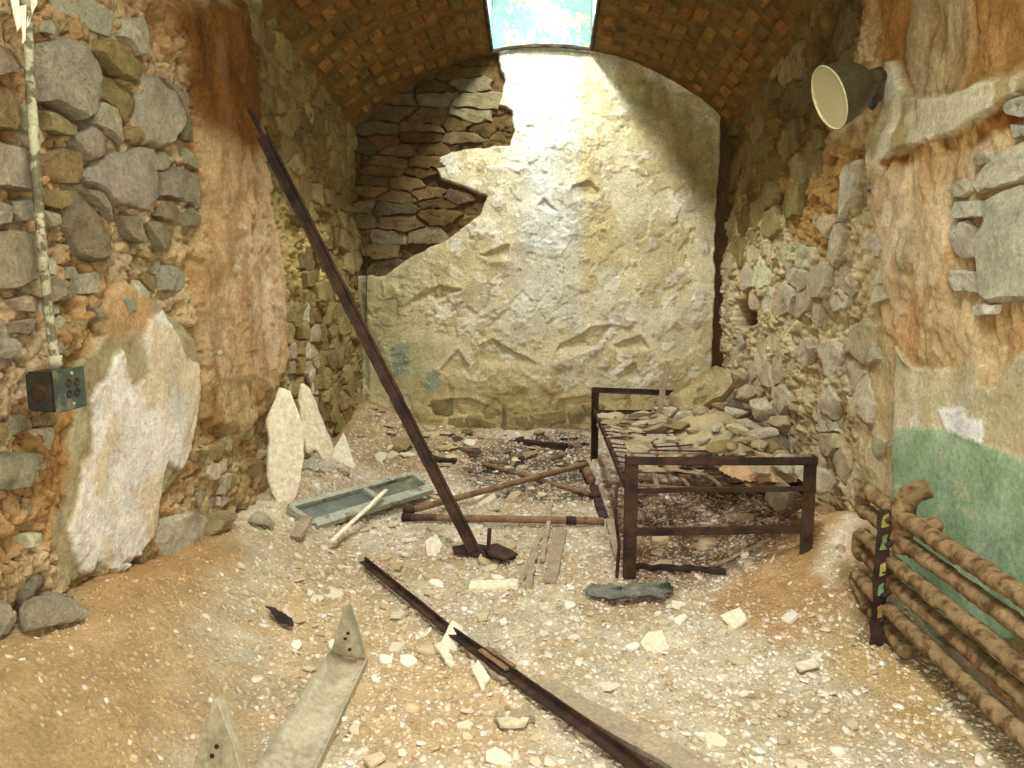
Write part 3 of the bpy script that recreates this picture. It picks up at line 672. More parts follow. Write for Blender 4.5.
o = link('brick_courses', mesh(V, Fc), M['brick'], ceiling); o.color = (*c(130, 92, 48), 1); o['kind'] = 'stuff'

# skylight wells: plastered shafts, iron frame, wired panes
def well(name, y0, y1, hw, zt):
    y1 = min(y1, YB); z0 = 2.9 if y1 > 5 else 3.25
    me_parts = []
    def q(x0, ya, xb, yb, za, zb): return [(x0, ya, za), (xb, yb, za), (xb, yb, zb), (x0, ya, zb)]
    V = []; Fc = []
    def wallgrid(p0, p1, za_fn, zb):
        n0 = len(V); nu, nv = 60, 60
        for j in range(nv + 1):
            for i in range(nu + 1):
                u = i / nu; x = p0[0] + (p1[0] - p0[0]) * u; y = p0[1] + (p1[1] - p0[1]) * u; z0_ = za_fn(x, y); z = z0_ + (zb - z0_) * j / nv
                nz = .02 * float(fbm(np.array([x * 6 + y * 6.]), np.array([z * 6.]), 3)[0]); d = np.array([p1[1] - p0[1], -(p1[0] - p0[0])]); d = d / np.linalg.norm(d)
                V.append((x + d[0] * nz, y + d[1] * nz, z))
        for j in range(nv):
            for i in range(nu): a = n0 + j * (nu + 1) + i; Fc.append((a, a + 1, a + nu + 2, a + nu + 1))
    zf = lambda x, y: float(zs(np.array(y))) + VR - Rv + math.sqrt(Rv ** 2 - x * x) - .015
    wallgrid((-hw, y1), (-hw, y0), zf, zt); wallgrid((hw, y0), (hw, y1), zf, zt); wallgrid((-hw, y0), (hw, y0), zf, zt)
    wallgrid((hw, y1), (-hw, y1), zf, zt)
    w = struct(link(name, mesh(V, Fc, True), M['well']))
    fr = join([beam((-hw, y0, zt), (-hw, y1, zt), .04, .05), beam((hw, y0, zt), (hw, y1, zt), .04, .05), beam((-hw, y0, zt), (hw, y0, zt), .04, .05), beam((-hw, y1, zt), (hw, y1, zt), .04, .05), beam((0, y0, zt + .02), (0, y1, zt + .02), .02, .03)])
    link('window_frame', mesh(*fr), M['dark'], w)
    for sx in (-1, 1):
        link('pane', mesh(*beam((sx * hw / 2, y0, zt + .03), (sx * hw / 2, y1, zt + .03), hw, .006, segs=1, b=0)), M['glass'], w)
    return w
window_1 = well('window_1', SKY_Y0, SKY_Y1, SKY_HW, WELL_TOP)
window_2 = well('window_2', .45, 1.85, .5, 3.9)
# rusty iron lip under the back edge of the skylight
# (curved strip where the plaster meets the well)
lip = [vault(np.array(a), np.array(YB - .05), -.012) for a in np.linspace(-AS, AS, 16)]
o = link('lintel', mesh(*tube(lip, .014, 8, .3, 4)), M['rust'], window_1)
for sx in (-1, 1):
    pts = [vault(np.array(sx * (AS + .004)), np.array(y), -.01) for y in np.linspace(SKY_Y0, YB - .05, 12)]
    o = link('edge_strip', mesh(*tube(pts, .014, 6, .3, 4 + sx)), M['rust'], window_1)

# wall behind the camera with its open doorway
V = []; Fc = []
def boxw(x0, x1, y0, y1, z0, z1):
    n = len(V); V.extend([(x, y, z) for z in (z0, z1) for y in (y0, y1) for x in (x0, x1)])
    Fc.extend([tuple(n + i for i in f) for f in [(0,2,3,1),(4,5,7,6),(0,1,5,4),(2,6,7,3),(0,4,6,2),(1,3,7,5)]])
boxw(XL - .1, -.45, -.95, -.6, -.1, 3.6); boxw(.75, XR + .1, -.95, -.6, -.1, 3.6); boxw(-.45, .75, -.95, -.6, 2.35, 3.6)
wall_front = struct(link('wall_front', mesh(V, Fc, cols=np.ones((len(V), 3)) * c(190, 170, 130)), M['wall']))

# ================================================================== FLOOR
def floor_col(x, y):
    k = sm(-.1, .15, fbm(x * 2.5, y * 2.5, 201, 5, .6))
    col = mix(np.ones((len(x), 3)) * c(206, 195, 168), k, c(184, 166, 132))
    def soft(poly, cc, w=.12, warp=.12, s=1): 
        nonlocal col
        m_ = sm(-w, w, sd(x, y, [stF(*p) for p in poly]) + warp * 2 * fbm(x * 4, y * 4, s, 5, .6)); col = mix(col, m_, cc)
    soft([(-400,900),(-400,560),(0,600),(150,520),(260,500),(250,560),(230,620),(200,680),(190,768),(160,900)], c(180,152,108), .18, .15, 202)
    soft([(20,660),(120,590),(210,560),(230,600),(120,680)], c(180,140,92), .15, .12, 203)
    soft([(300,560),(380,600),(520,680),(560,768),(400,768),(300,700),(260,620)], c(200,176,134), .12, .1, 204)
    soft([(690,600),(750,565),(790,525),(850,505),(880,540),(860,610),(780,635)], c(190,154,108), .08, .08, 205)
    soft([(812,588),(846,556),(856,572),(834,598)], c(232,218,190), .05, .06, 215)
    soft([(850,600),(900,640),(1024,760),(900,740),(820,650)], c(196,166,112), .12, .1, 206)
    soft([(455,452),(590,440),(600,500),(520,500),(450,480)], c(100,86,64), .10, .1, 207)
    soft([(600,470),(640,480),(800,500),(780,560),(640,590),(605,540)], c(132,106,74), .10, .1, 208)  # brownish floor under the bed, with the bed's shade painted in
    soft([(365,400),(480,425),(500,450),(400,480),(320,470)], c(164,138,98), .15, .1, 209)
    soft([(840,590),(885,600),(890,650),(860,640)], c(140,112,76), .05, .08, 210)
    soft([(225,515),(260,505),(285,530),(280,560),(240,560)], c(216,204,168), .06, .05, 211)
    k = sm(.05, .15, fbm(x * 12, y * 12, 214, 5, .7)); col = mix(col, k * .4, c(200, 168, 120))
    return col
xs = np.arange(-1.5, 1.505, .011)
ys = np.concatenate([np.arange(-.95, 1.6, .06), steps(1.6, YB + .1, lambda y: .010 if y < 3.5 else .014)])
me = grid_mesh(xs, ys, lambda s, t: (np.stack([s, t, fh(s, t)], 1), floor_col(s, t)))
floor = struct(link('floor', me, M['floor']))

# crumbs of plaster and stone too many to count
def chips(n, seed, yr, dens, smin, smax, thick, own=(.15, .75)):
    r = np.random.default_rng(seed); x = r.uniform(-1.36, 1.36, n * 3); y = yr[0] + (yr[1] - yr[0]) * r.random(n * 3) ** 1.0
    k = r.random(n * 3) < dens(x, y); x = x[k][:n]; y = y[k][:n]; n = len(x)
    z = fh(x, y); e = .01; nx = -(fh(x + e, y) - z) / e; ny = -(fh(x, y + e) - z) / e
    s = smin + (smax - smin) * r.random(n) ** 3.2; m_ = 6
    ang = (np.arange(m_)[None] / m_ * 2 * np.pi + r.uniform(0, 7, (n, 1))); rad = s[:, None] * r.uniform(.55, 1.1, (n, m_))
    asp = r.uniform(.5, 1, n)[:, None]; rot = r.uniform(0, 7, n)[:, None]
    lx = np.cos(ang) * rad; ly = np.sin(ang) * rad * asp; px = lx * np.cos(rot) - ly * np.sin(rot); py = lx * np.sin(rot) + ly * np.cos(rot)
    tx = r.normal(0, .22, n) + np.clip(-nx, -1, 1); ty = r.normal(0, .22, n) + np.clip(-ny, -1, 1)
    t = s * thick * r.uniform(.5, 1.5, n)
    pz = tx[:, None] * px + ty[:, None] * py
    top = np.stack([x[:, None] + px * .9, y[:, None] + py * .9, (z + t)[:, None] + pz], -1); bot = np.stack([x[:, None] + px, y[:, None] + py, (z - t * .4)[:, None] + pz], -1)
    V = np.concatenate([top, bot], 1).reshape(-1, 3)
    base = np.arange(n)[:, None] * 12
    caps = base + np.arange(6)[None]
    loops = [caps]; starts = [6] * n
    quads = []
    for i in range(6):
        j = (i + 1) % 6; quads.append(np.stack([base[:, 0] + i, base[:, 0] + 6 + i, base[:, 0] + 6 + j, base[:, 0] + j], 1))
    quads = np.concatenate(quads)
    me = bpy.data.meshes.new('m'); me.vertices.add(len(V)); me.vertices.foreach_set('co', V.ravel())
    li = np.concatenate([caps.ravel(), quads.ravel()]).astype(np.int32); me.loops.add(len(li)); me.loops.foreach_set('vertex_index', li)
    ls = np.concatenate([np.arange(n) * 6, n * 6 + np.arange(len(quads)) * 4]).astype(np.int32); me.polygons.add(len(ls)); me.polygons.foreach_set('loop_start', ls)
    me.update(calc_edges=True)
    fc = floor_col(x, y); pal = np.array([c(230,226,212), c(218,208,184), c(192,172,138), c(226,220,204), c(156,130,98), c(186,174,150)])
    cc = pal[r.integers(0, 6, n)] * r.uniform(.85, 1.1, n)[:, None]; kk = r.uniform(own[0], own[1], n)[:, None]
    cc = np.clip(cc * (1 - kk) + fc * kk, 0, 1)
    setcol(me, np.repeat(cc, 12, 0)); return me
dirt_poly = [stF(*p) for p in [(-400,900),(-400,560),(0,600),(150,520),(260,500),(262,560),(255,620),(250,680),(215,768),(160,900)]]
mound_poly = [stF(*p) for p in [(740,590),(790,530),(870,500),(880,560),(850,600),(780,610)]]
def dens(x, y):
    a = sm(-.1, .25, -sd(x, y, dirt_poly) + .2 * fbm(x * 5, y * 5, 77)) * .92 + .06
    return a * (1 - .85 * sm(-.1, .1, sd(x, y, mound_poly)))
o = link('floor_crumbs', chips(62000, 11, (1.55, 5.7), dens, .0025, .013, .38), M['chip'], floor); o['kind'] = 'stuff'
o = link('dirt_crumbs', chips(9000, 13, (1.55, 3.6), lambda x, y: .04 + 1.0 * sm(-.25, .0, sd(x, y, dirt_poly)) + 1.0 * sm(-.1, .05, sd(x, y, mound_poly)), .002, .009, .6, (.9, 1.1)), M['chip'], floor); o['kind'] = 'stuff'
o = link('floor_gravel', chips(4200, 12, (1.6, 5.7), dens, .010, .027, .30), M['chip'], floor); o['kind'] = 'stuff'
#@@OBJ
# ================================================================== OBJECTS
def rot3(ax, a): return Matrix.Rotation(a, 3, ax)
# ---- cast iron radiator / heating pipes along the right wall
rad = thing('heating_pipes', (1.2, 2.45, 0), 'bank of flaking rusty heating pipes running along the right wall under the green paint', 'pipes')
PX = 1.2
ys_l = [P(864, 497, 0, PX), P(862, 517, 0, PX), P(860, 540, 0, PX), P(858, 560, 0, PX), P(856, 583, 0, PX), P(864, 612, 0, PX)]
zr = [.484, .402, .318, .236, .150, .066]
for i, z in enumerate(zr):
    yl = ys_l[i][1]; x = PX + (.012 if i % 2 else -.004) + .012 * (i == 0)
    if i == 5: pts = [(x, yl - .05, z + .01), (x, 2.48, z), (x - .01, 2.33, z - .01)]
    else: pts = [(x + .01, yl, z + .012), (x, 2.45, z), (x - .004, 1.7, z - .002), (x, .9, z)]
    part('pipe', mesh(*tube(pts, .0255 if i else .028, 16, .2, 60 + i, .010), True), M['scale'], rad)
part('top_elbow', mesh(*tube([(1.215, 2.44, .36), (1.215, 2.44, .52), (1.235, 2.425, .57), (1.28, 2.41, .59)], [.030, .036, .036, .030], 14, .22, 70, .012), True), M['scale'], rad, 'crusted pipe elbow at the top of the upright')
part('upright_bracket', mesh(*beam((1.162, 2.46, -.01), (1.166, 2.46, .50), .042, .014, (0, 1, 0), 16, .003, 71)), M['rust'], rad, 'flat upright iron bracket with peeling yellow and green paint')
for i in range(3):
    a, b = ys_l[2 * i if i < 1 else 2 * i], ys_l[2 * i + 1]
    part('return_bend', mesh(*tube([(PX + .01, a[1] - .01, zr[2*i] + .01), (PX + .012, a[1] + .035, zr[2*i] - .01), (PX + .012, b[1] + .03, zr[2*i+1] + .02), (PX + .01, b[1] - .01, zr[2*i+1] + .008)], .026, 12, .18, 75 + i, .014), True), M['scale'], rad)
for i, (y, z) in enumerate([(2.46, .46), (2.45, .38), (2.47, .28), (2.455, .20), (2.46, .11)]):
    part('rust_clamp', mesh(*tube([(1.165, y - .015, z), (1.2, y - .012, z + .028), (1.23, y - .01, z)], .009, 7, .3, 80 + i, .01), True), M['rust'], rad)
for i, (z, cc_, h_) in enumerate([(.44, c(150, 140, 70), .05), (.36, c(120, 136, 84), .06), (.27, c(164, 150, 84), .05), (.20, c(112, 142, 104), .045), (.12, c(140, 116, 60), .05)]):
    pg = [(1.150 + .002 * i % 3, 2.4505, z), (1.176, 2.4505, z + .006), (1.172, 2.4505, z + h_), (1.156, 2.4505, z + h_ * .8)]
    o = part('paint_flake', mesh(*slab(densify(pg, .015, .002, i), (0, -1, 0), .003, .001, i, 1)), M['frag'], rad, 'patch of old yellow green paint'); o.color = (*cc_, 1)
V, Fc = rock_verts((.04, .05, .03), 84, 3); part('crust', mesh(V + np.array([1.225, 2.30, .50]), Fc), M['scale'], rad)

# ---- iron bed frame
BX0, BX1, BY0, BY1, BZ = .360, 1.15, 3.02, 5.12, .545
bed = thing('bed_frame', (BX0, BY0, 0), 'rusty iron bed frame with broken metal straps, standing by the right wall', 'bed')
def bp(nm, g, lab=None, mat='rust'): return part(nm, mesh(*g), M[mat], bed, lab)
A_ = .052; t_ = .006
def post(x, y, z1, sx, sy, seed):     # L section, corner outwards
    pr = [(0, 0), (sx * A_, 0), (sx * A_, sy * t_), (sx * t_, sy * t_), (sx * t_, sy * A_), (0, sy * A_)]
    V = []; r = random.Random(seed); K = 10; z0 = fz(x, y) - .03
    for k in range(K + 1):
        for a, b in pr: V.append((x + a + r.uniform(-.0008, .0008), y + b + r.uniform(-.0008, .0008), z0 + (z1 - z0) * k / K))
    n = 6; Fc = [(k*n+i, k*n+(i+1) % n, (k+1)*n+(i+1) % n, (k+1)*n+i) for k in range(K) for i in range(n)] + [tuple(range(n))[::-1], tuple(K*n+i for i in range(n))]
    if sx * sy < 0: Fc = [f[::-1] for f in Fc]
    return V, Fc
bp('post', post(BX0, BY0, BZ, 1, 1, 1), 'front bed post with a bare yellowish top'); bp('post', post(BX1, BY0 + .02, BZ, -1, 1, 2)); bp('post', post(BX0, BY1, BZ, 1, -1, 3)); bp('post', post(BX1, BY1, BZ - .03, -1, -1, 4))
bp('top_rail', angle((BX0, BY0 - .003, BZ - .036), (BX1, BY0 + .017, BZ - .036), -.03, .036, .006, segs=12, seed=5))
bp('top_rail', angle((BX0, BY1 + .003, BZ - .036), (BX1, BY1 + .003, BZ - .06), .03, .036, .006, segs=12, seed=6))
bp('end_rail', beam((BX0, BY0 + .01, .395), (BX1, BY0 + .02, .41), .010, .022, segs=12, wob=.0015, seed=7))
bp('end_rail', beam((BX0, BY0 + .01, .215), (BX1 - .01, BY0 + .03, .232), .010, .036, segs=12, wob=.0015, seed=8))
bp('end_rail', beam((BX0, BY1, .37), (BX1, BY1, .37), .010, .03, segs=12, wob=.0015, seed=9))
bp('side_rail', angle((BX0 + .002, BY0 + .02, .385), (BX0 + .01, BY1, .375), .03, .034, .006, segs=16, wob=.0015, seed=10))
bp('side_rail', angle((BX1, BY0 + .05, .36), (BX1 + .01, BY1, .36), -.03, .034, .006, segs=16, wob=.002, seed=11))
bp('loose_strap', tube([(BX0 - .028, 3.03, .015), (BX0 - .022, 3.02, .16), (BX0 - .038, 3.06, .30), (BX0 - .02, 3.16, .395)], .008, 6, .1, 12), 'bent strap hanging beside the front post')
rr = random.Random(4)
for i in range(18):                       # cross straps
    y = 3.14 + i * .108 + rr.uniform(-.02, .02); sag = rr.uniform(.005, .05); x1 = BX1 - rr.uniform(.0, .05) - (.25 * rr.random() if i > 5 else 0)
    dy = rr.uniform(-.05, .05); V = []; K = 10
    pts = [(BX0 + .01 + (x1 - BX0) * k / K, y + dy * k / K + rr.uniform(-.004, .004), .395 - sag * math.sin(math.pi * k / K)) for k in range(K + 1)]
    g = join([beam(pts[k], pts[k + 1], 0.024, .004, segs=1, wob=0, b=0) for k in range(K)]); bp('strap', g, mat='rust' if i % 3 else 'rustlight')
for i, x in enumerate([.50, .63, .76, .89, 1.02]):
    K = 14; y1 = BY1 - rr.uniform(0, .3); pts = [(x + rr.uniform(-.006, .006) + .02 * math.sin(k), BY0 + .02 + (y1 - BY0) * k / K, .398 - (.045 if i in (1, 2, 3) else .02) * math.sin(math.pi * k / K) + rr.uniform(-.004, .004)) for k in range(K + 1)]
    bp('strap', join([beam(pts[k], pts[k + 1], .020, .004, segs=1, wob=0, b=0) for k in range(K)]), mat='rustlight')
for (x, y) in [(.45, 3.2), (.7, 3.3), (.95, 3.28), (.6, 3.6), (.85, 3.7), (.5, 4.0), (.75, 4.1)]:
    V, Fc = lathe([(0, .006), (.012, .006), (.013, 0), (.009, -.008)], 8, Matrix.Translation((x, y, .392))); bp('rivet', (V, Fc))

# ---- steel bar leaning on the left wall
b0 = P(474, 550, 2, .035); b1 = P(263, 137, 0, XL + .10); tip = P(249, 108, 0, XL + .05)
bar = thing('leaning_steel_bar', tuple(b0), 'long rusty steel bar leaning against the orange left wall', 'bar')
prof = [(-.029, -.010), (.029, -.010), (.029, .012), (.017, .012), (.015, .000), (-.012, .000), (-.014, .014), (-.029, .014)]
toward = (0.25, -1, .15)
part('shaft', mesh(*profile_beam(b0, b1, prof, toward, 50, .0012, 3)), M['rust'], bar)
part('tip', mesh(*beam(b1 - (b1 - tip) * -.0, tip, .022, .010, toward, 6, .001, 4)), M['rust'], bar, 'thin dark upper tip of the bar')
bz = fz(b0[0], b0[1])
def plate(px, z, th, seed, name, par, mat, lab=None):
    pts = [P(x, y, 2, z) for x, y in px]; pts = densify(pts, .05, .003, seed)
    return part(name, mesh(*slab(pts, (0, 0, 1), th, .002, seed)), M[mat], par, lab)
plate([(452, 549), (470, 545), (500, 549), (517, 556), (514, 560), (480, 558), (455, 554)], bz + .012, .010, 5, 'base_plate', bar, 'burnt')
plate([(483, 548), (497, 545), (518, 555), (505, 561), (488, 556)], bz + .03, .010, 6, 'base_plate', bar, 'rust')
e0 = P(488, 551, 2, bz + .02); part('upright_tab', mesh(*beam(e0, e0 + np.array([.008, 0, .11]), .018, .008, toward, 4)), M['rust'], bar)

# ---- conduit and outlet box on the left wall
cp = [P(*q, 0, XL + .055) for q in [(20, -40), (27, 20), (30, 80), (34, 140), (39, 210), (44, 270), (50, 325), (56, 366)]]
cond = thing('conduit', tuple(cp[-1]), 'vertical electrical conduit with peeling cream and green paint on the near left wall', 'pipe')
part('pipe', mesh(*tube(cp, .0125, 14, .10, 30, .012), True), M['paintpipe'], cond)
for i, (a, b_) in enumerate([((12, -6), (17, 32)), ((32, -6), (26, 30)), ((20, 5), (22, 45))]):
    q = [P(a[0] - 4, a[1], 0, XL + .06), P(a[0] + 6, a[1], 0, XL + .065), P(b_[0] + 3, b_[1] - 6, 0, XL + .062), P(b_[0], b_[1], 0, XL + .058)]
    part('paint_flake', mesh(*slab(densify(q, .03, .003, i), (1, -.6, 0), .004, .002, i)), M['slab'], cond, 'curl of pale paint lifting off the pipe')
part('coupling', mesh(*tube([cp[-1] + np.array([0, 0, .03]), cp[-1] + np.array([0, 0, -.01])], .018, 14, .05, 33), True), M['paintpipe'], cond)
bo = P(55, 390, 0, XL + .10)
box = thing('outlet_box', (bo[0], bo[1], bo[2]), 'dark green metal outlet box at the lower end of the conduit', 'box')
bx0, by0, bz0 = XL + .028, 1.905, .912
def bevel_box(x0, x1, y0, y1, z0, z1, bev=.004, jit=.001, seed=0):
    bm = bmesh.new(); bmesh.ops.create_cube(bm, size=1); r = random.Random(seed)
    for v in bm.verts: v.co = Vector(((x0 + x1) / 2 + v.co.x * (x1 - x0) + r.uniform(-jit, jit), (y0 + y1) / 2 + v.co.y * (y1 - y0) + r.uniform(-jit, jit), (z0 + z1) / 2 + v.co.z * (z1 - z0) + r.uniform(-jit, jit)))
    bmesh.ops.bevel(bm, geom=list(bm.edges), offset=bev, segments=2, affect='EDGES'); me = bpy.data.meshes.new('m'); bm.to_mesh(me); bm.free(); return me
part('body', bevel_box(bx0, XL + .105, by0, 2.03, bz0, 1.02, .006, .003, 1), M['dark'], box)
part('cover_plate', bevel_box(XL + .105, XL + .113, by0 - .002, 2.034, bz0 - .003, 1.024, .002, .001, 2), grain('green_cover', tuple(c(74, 84, 72)), .6, 1.3, 14, 80, .4, .002, .5, tint=c(120, 120, 90), tscale=16, tpos=(.55, .62)), box)
part('knockout', mesh(*lathe([(0, .004), (.018, .004), (.022, 0)], 14, Matrix.Translation((-1.335, by0 - .001, .965)) @ Matrix.Rotation(math.pi / 2, 4, 'X'))), M['rust'], box, 'rusty round knockout on the near side')
for y in (1.955, 1.99):
    for z in (.955, .985):
        part('socket', mesh(*lathe([(.0, -.004), (.006, -.003), (.009, .003), (.0115, .002), (.012, 0)], 12, Matrix.Translation((XL + .114, y, z)) @ Matrix.Rotation(math.pi / 2, 4, 'Y'))), M['rust'], box)
for z in (.925, 1.01):
    part('screw', mesh(*lathe([(0, .003), (.004, .003), (.005, 0)], 8, Matrix.Translation((XL + .114, 1.972, z)) @ Matrix.Rotation(math.pi / 2, 4, 'Y'))), M['tin'], box)
nl = P(218, 353, 0, XL + .05)
o = link('bolt', mesh(*lathe([(0, .02), (.010, .018), (.013, .010), (.013, 0), (.006, 0), (.006, -.05)], 12, Matrix.Translation(Vector(nl)) @ Matrix.Rotation(math.pi / 2, 4, 'Y')), True), M['tin']); tag(o, 'small shiny bolt head stuck in the orange plaster of the left wall', 'bolt')

# ---- wall lamp
lp = P(878, 97, 0, XR - .03)
lamp = thing('wall_lamp', tuple(lp), 'dark enamel wall lamp with a bell shade and cream inside, high on the right wall', 'lamp')
sc = P(829, 98, 1, 3.02); ax = Vector((-.93, -.06, -.40)).normalized()
Q = ax.to_track_quat('Z', 'Y').to_matrix().to_4x4(); Mt = Matrix.Translation(Vector(sc)) @ Q
R0 = .122
outer = [(R0, 0), (R0 + .003, -.004), (R0 - .002, -.015), (R0 * .93, -.06), (R0 * .80, -.105), (R0 * .60, -.14), (R0 * .40, -.16), (R0 * .32, -.168), (.036, -.185), (.034, -.215), (.0, -.215)]
inner = [(R0 - .001, 0), (R0 * .92, -.05), (R0 * .78, -.098), (R0 * .56, -.132), (R0 * .3, -.148), (0, -.15)]
part('shade', mesh(*lathe(outer, 40, Mt), True), M['shade'], lamp); part('shade_lining', mesh(*lathe(inner, 40, Mt), True), M['enamel'], lamp)
part('rim', mesh(*tube([Mt @ Vector((R0 * math.cos(a), R0 * math.sin(a), 0)) for a in np.linspace(0, 2 * math.pi, 41)], .0028, 6, sub=1, caps=False), True), M['enamel'], lamp)
part('lens', mesh(*lathe([(0, -.010), (R0 * .5, -.010), (R0 * .97, -.006)], 32, Mt), True), M['lens'], lamp, 'dusty flat glass inside the shade')
nk = Mt @ Vector((0, 0, -.21)); part('neck', mesh(*tube([nk, Vector(nk) * .5 + Vector(lp) * .5 + Vector((0, 0, -.005)), Vector(lp)], [.026, .022, .020], 16), True), M['shade'], lamp)
part('knuckle', mesh(*tube([Vector(nk) * .35 + Vector(lp) * .65 + Vector((0, -.03, .02)), Vector(nk) * .35 + Vector(lp) * .65 + Vector((0, .03, -.02))], .008, 8)), M['dark'], lamp)
part('wall_plate', mesh(*lathe([(0, .014), (.040, .014), (.048, .008), (.05, 0)], 24, Matrix.Translation((XR - .045, lp[1], lp[2])) @ Matrix.Rotation(-math.pi / 2, 4, 'Y')), True), M['dark'], lamp)

# ---- pale slabs leaning on the left wall
s1 = [(235,55),(252,56),(268,64),(280,95),(300,150),(312,200),(308,270),(300,330),(285,380),(262,412),(240,412),(215,370),(200,320),(198,280),(200,240),(206,210),(196,175),(195,150),(210,120),(222,90)]
s2 = [(295,42),(308,42),(325,55),(345,100),(365,150),(385,200),(400,250),(385,268),(365,270),(350,248),(340,240),(328,252),(315,248),(305,200),(298,150),(293,90)]
def plane_poly(px, p0, nrm):
    out = []; nrm = np.array(nrm, float)
    for x, y in px:
        d = _R @ np.array([(x - 512) / F, (384 - y) / F, -1.0]); t = ((p0 - CAM) @ nrm) / (d @ nrm); out.append(CAM + d * t)
    return out
for nm, pts, y0, nrm, lab, sd_ in [('leaning_slab', s1, 3.62, (.55, -.8, .22), 'broad pale slab leaning on the left wall, nearer and larger of the two', 1), ('leaning_slab', s2, 4.15, (.6, -.75, .25), 'narrow pale slab leaning on the left wall behind the broader one', 2)]:
    px = zz(pts, 200, 370); p0 = P(px[0][0], px[0][1], 1, y0)
    bot = max(px, key=lambda q: q[1]); p0 = P(bot[0], bot[1], 1, y0)
    poly = densify(plane_poly(px, p0, nrm), .03, .003, sd_)
    o = link(nm, mesh(*slab(poly, nrm, .022, .0015, sd_, 5), True), M['slab']); o.data.set_sharp_from_angle(angle=.7); tag(o, lab, 'slab')

# ---- grey green metal frame with panes, lying on the rubble
TA, TB, TC, TD = P(289, 508, 2, .16), P(412, 475, 2, .14), P(430, 489, 2, .09), P(314, 525, 2, .09)
def hsurf(p, dz=.0): return np.array([p[0], p[1], fz(p[0], p[1]) + dz])
tray = thing('metal_window_frame', tuple(hsurf((TA + TC) / 2)), 'grey green metal frame with dusty dark panes lying on the rubble by the left wall', 'frame')
nz = np.cross(TB - TA, TD - TA); nz /= np.linalg.norm(nz); nz *= np.sign(nz[2])
for k, (a, b_, w_) in enumerate([(TA, TB, .03), (TB, TC, .03), (TD, TC, .055), (TA, TD, .03)]):
    part('frame_bar', mesh(*beam(a, b_, w_, .035, tuple(nz), 10, .001, k)), M['green'], tray)
mA = TA + (TB - TA) * .56; mD = TD + (TC - TD) * .56
part('cross_bar', mesh(*beam(mA, mD, .04, .022, tuple(nz), 6, .001, 5)), M['green'], tray)
pm = grain('dusty_pane', tuple(c(96, 102, 86)), .6, 1.3, 8, 50, .3, .002, .35, tint=c(140, 132, 100), tscale=6)
for a, b_, cc_, d in [(TA, mA, mD, TD), (mA, TB, TC, mD)]:
    part('pane', mesh(*slab([q - nz * .012 for q in (a, b_, cc_, d)], tuple(nz), .004)), pm, tray)
# splinters and bits beside it
def stick(name, pa, pb, w, h, mat, lab, cat, za=None, zb=None, seed=0, segs=10, wob=.002, group=None, taper=False):
    a = P(*pa, 2, .05 if za is None else za); b_ = P(*pb, 2, .05 if zb is None else zb)
    if za is None:
        for _ in range(4): a = P(*pa, 2, fz(a[0], a[1]) + h * .5 + .004)
    if zb is None:
        for _ in range(4): b_ = P(*pb, 2, fz(b_[0], b_[1]) + h * .5 + .004)
    o = link(name, mesh(*beam(a, b_, w, h, (0, 0, 1), segs, wob, seed)), M[mat]); return tag(o, lab, cat, group)
stick('wood_splinter', (331, 542), (386, 490), .022, .010, 'slab', 'long white splinter lying across the grey green metal frame', 'wood', zb=.16, za=.07)
stick('wood_offcut', (295, 538), (308, 517), .055, .02, 'wood', 'short brown offcut propped at the near end of the metal frame', 'wood', zb=.16)

# ---- loose pipes on the floor
def pipe(pa, pb, r, lab, za=None, zb=None, seed=0, mat='rustlight', fit=None):
    a = P(*pa, 2, .05); b_ = P(*pb, 2, .05)
    for _ in range(4): a = P(*pa, 2, fz(a[0], a[1]) + r + .004 + (za or 0)); b_ = P(*pb, 2, fz(b_[0], b_[1]) + r + .004 + (zb or 0))
    t = thing('iron_pipe', tuple(a), lab, 'pipe')
    part('tube', mesh(*tube([a, b_], r, 12, .03, seed, .03), True), M[mat], t)
    d = (b_ - a) / np.linalg.norm(b_ - a)
    for q in (a, b_) if fit is None else fit: 
        q = a + (b_ - a) * q if np.isscalar(q) else q
        part('collar', mesh(*tube([q - d * .02, q + d * .03], r * 1.22, 12, .06, seed + 3, .01), True), M['rust'], t)
    return t
pipe((406, 517), (604, 521), .019, 'straight rusty pipe lying level behind the foot of the leaning bar', seed=1, fit=(0.0, .83))
pipe((408, 511), (586, 464), .018, 'long rusty pipe slanting up to the far left bed post', seed=2, fit=(0.0,), za=.02, zb=.05)
pipe((484, 464), (594, 496), .016, 'rusty pipe crossing under the long slanting pipe', seed=3, fit=(1.0,))
pipe((584, 466), (591, 480), .03, 'short thick stub of pipe by the far left bed post', seed=4, fit=(0.0,))
stick('steel_strip', (594, 486), (604, 518), .05, .015, 'rust', 'rusty flat strip joining the pipe ends beside the bed', 'strip')
stick('wood_plank', (496, 532), (484, 553), .0, .0, 'wood', '', 'wood') if False else None
stick('wood_plank', (562, 530), (550, 582), .055, .012, 'wood', 'pale grey flat plank lying in front of the level pipe', 'wood')
stick('wood_lath', (540, 538), (519, 585), .022, .014, 'wood', 'thin split lath beside the pale plank', 'wood', seed=3, wob=.004)
stick('wood_lath', (551, 503), (543, 560), .022, .014, 'wood', 'narrow lath pushed under the level pipe', 'wood', seed=4, wob=.004, zb=.03)
stick('wood_lath', (535, 548), (528, 588), .030, .014, 'wood', 'splintered lath end between two laths', 'wood', seed=5, wob=.006)
stick('wood_board', (470, 586), (518, 584), .07, .02, 'slab', 'short pale board half buried left of the laths', 'wood', seed=6, wob=.003)
stick('charred_board', (490, 441), (566, 447), .06, .05, 'burnt', 'dark charred board at the foot of the back wall', 'wood', seed=7, wob=.004)
stick('charred_board', (432, 458), (456, 461), .05, .02, 'burnt', 'small charred board in the rubble near the back left', 'wood', seed=8, wob=.004)
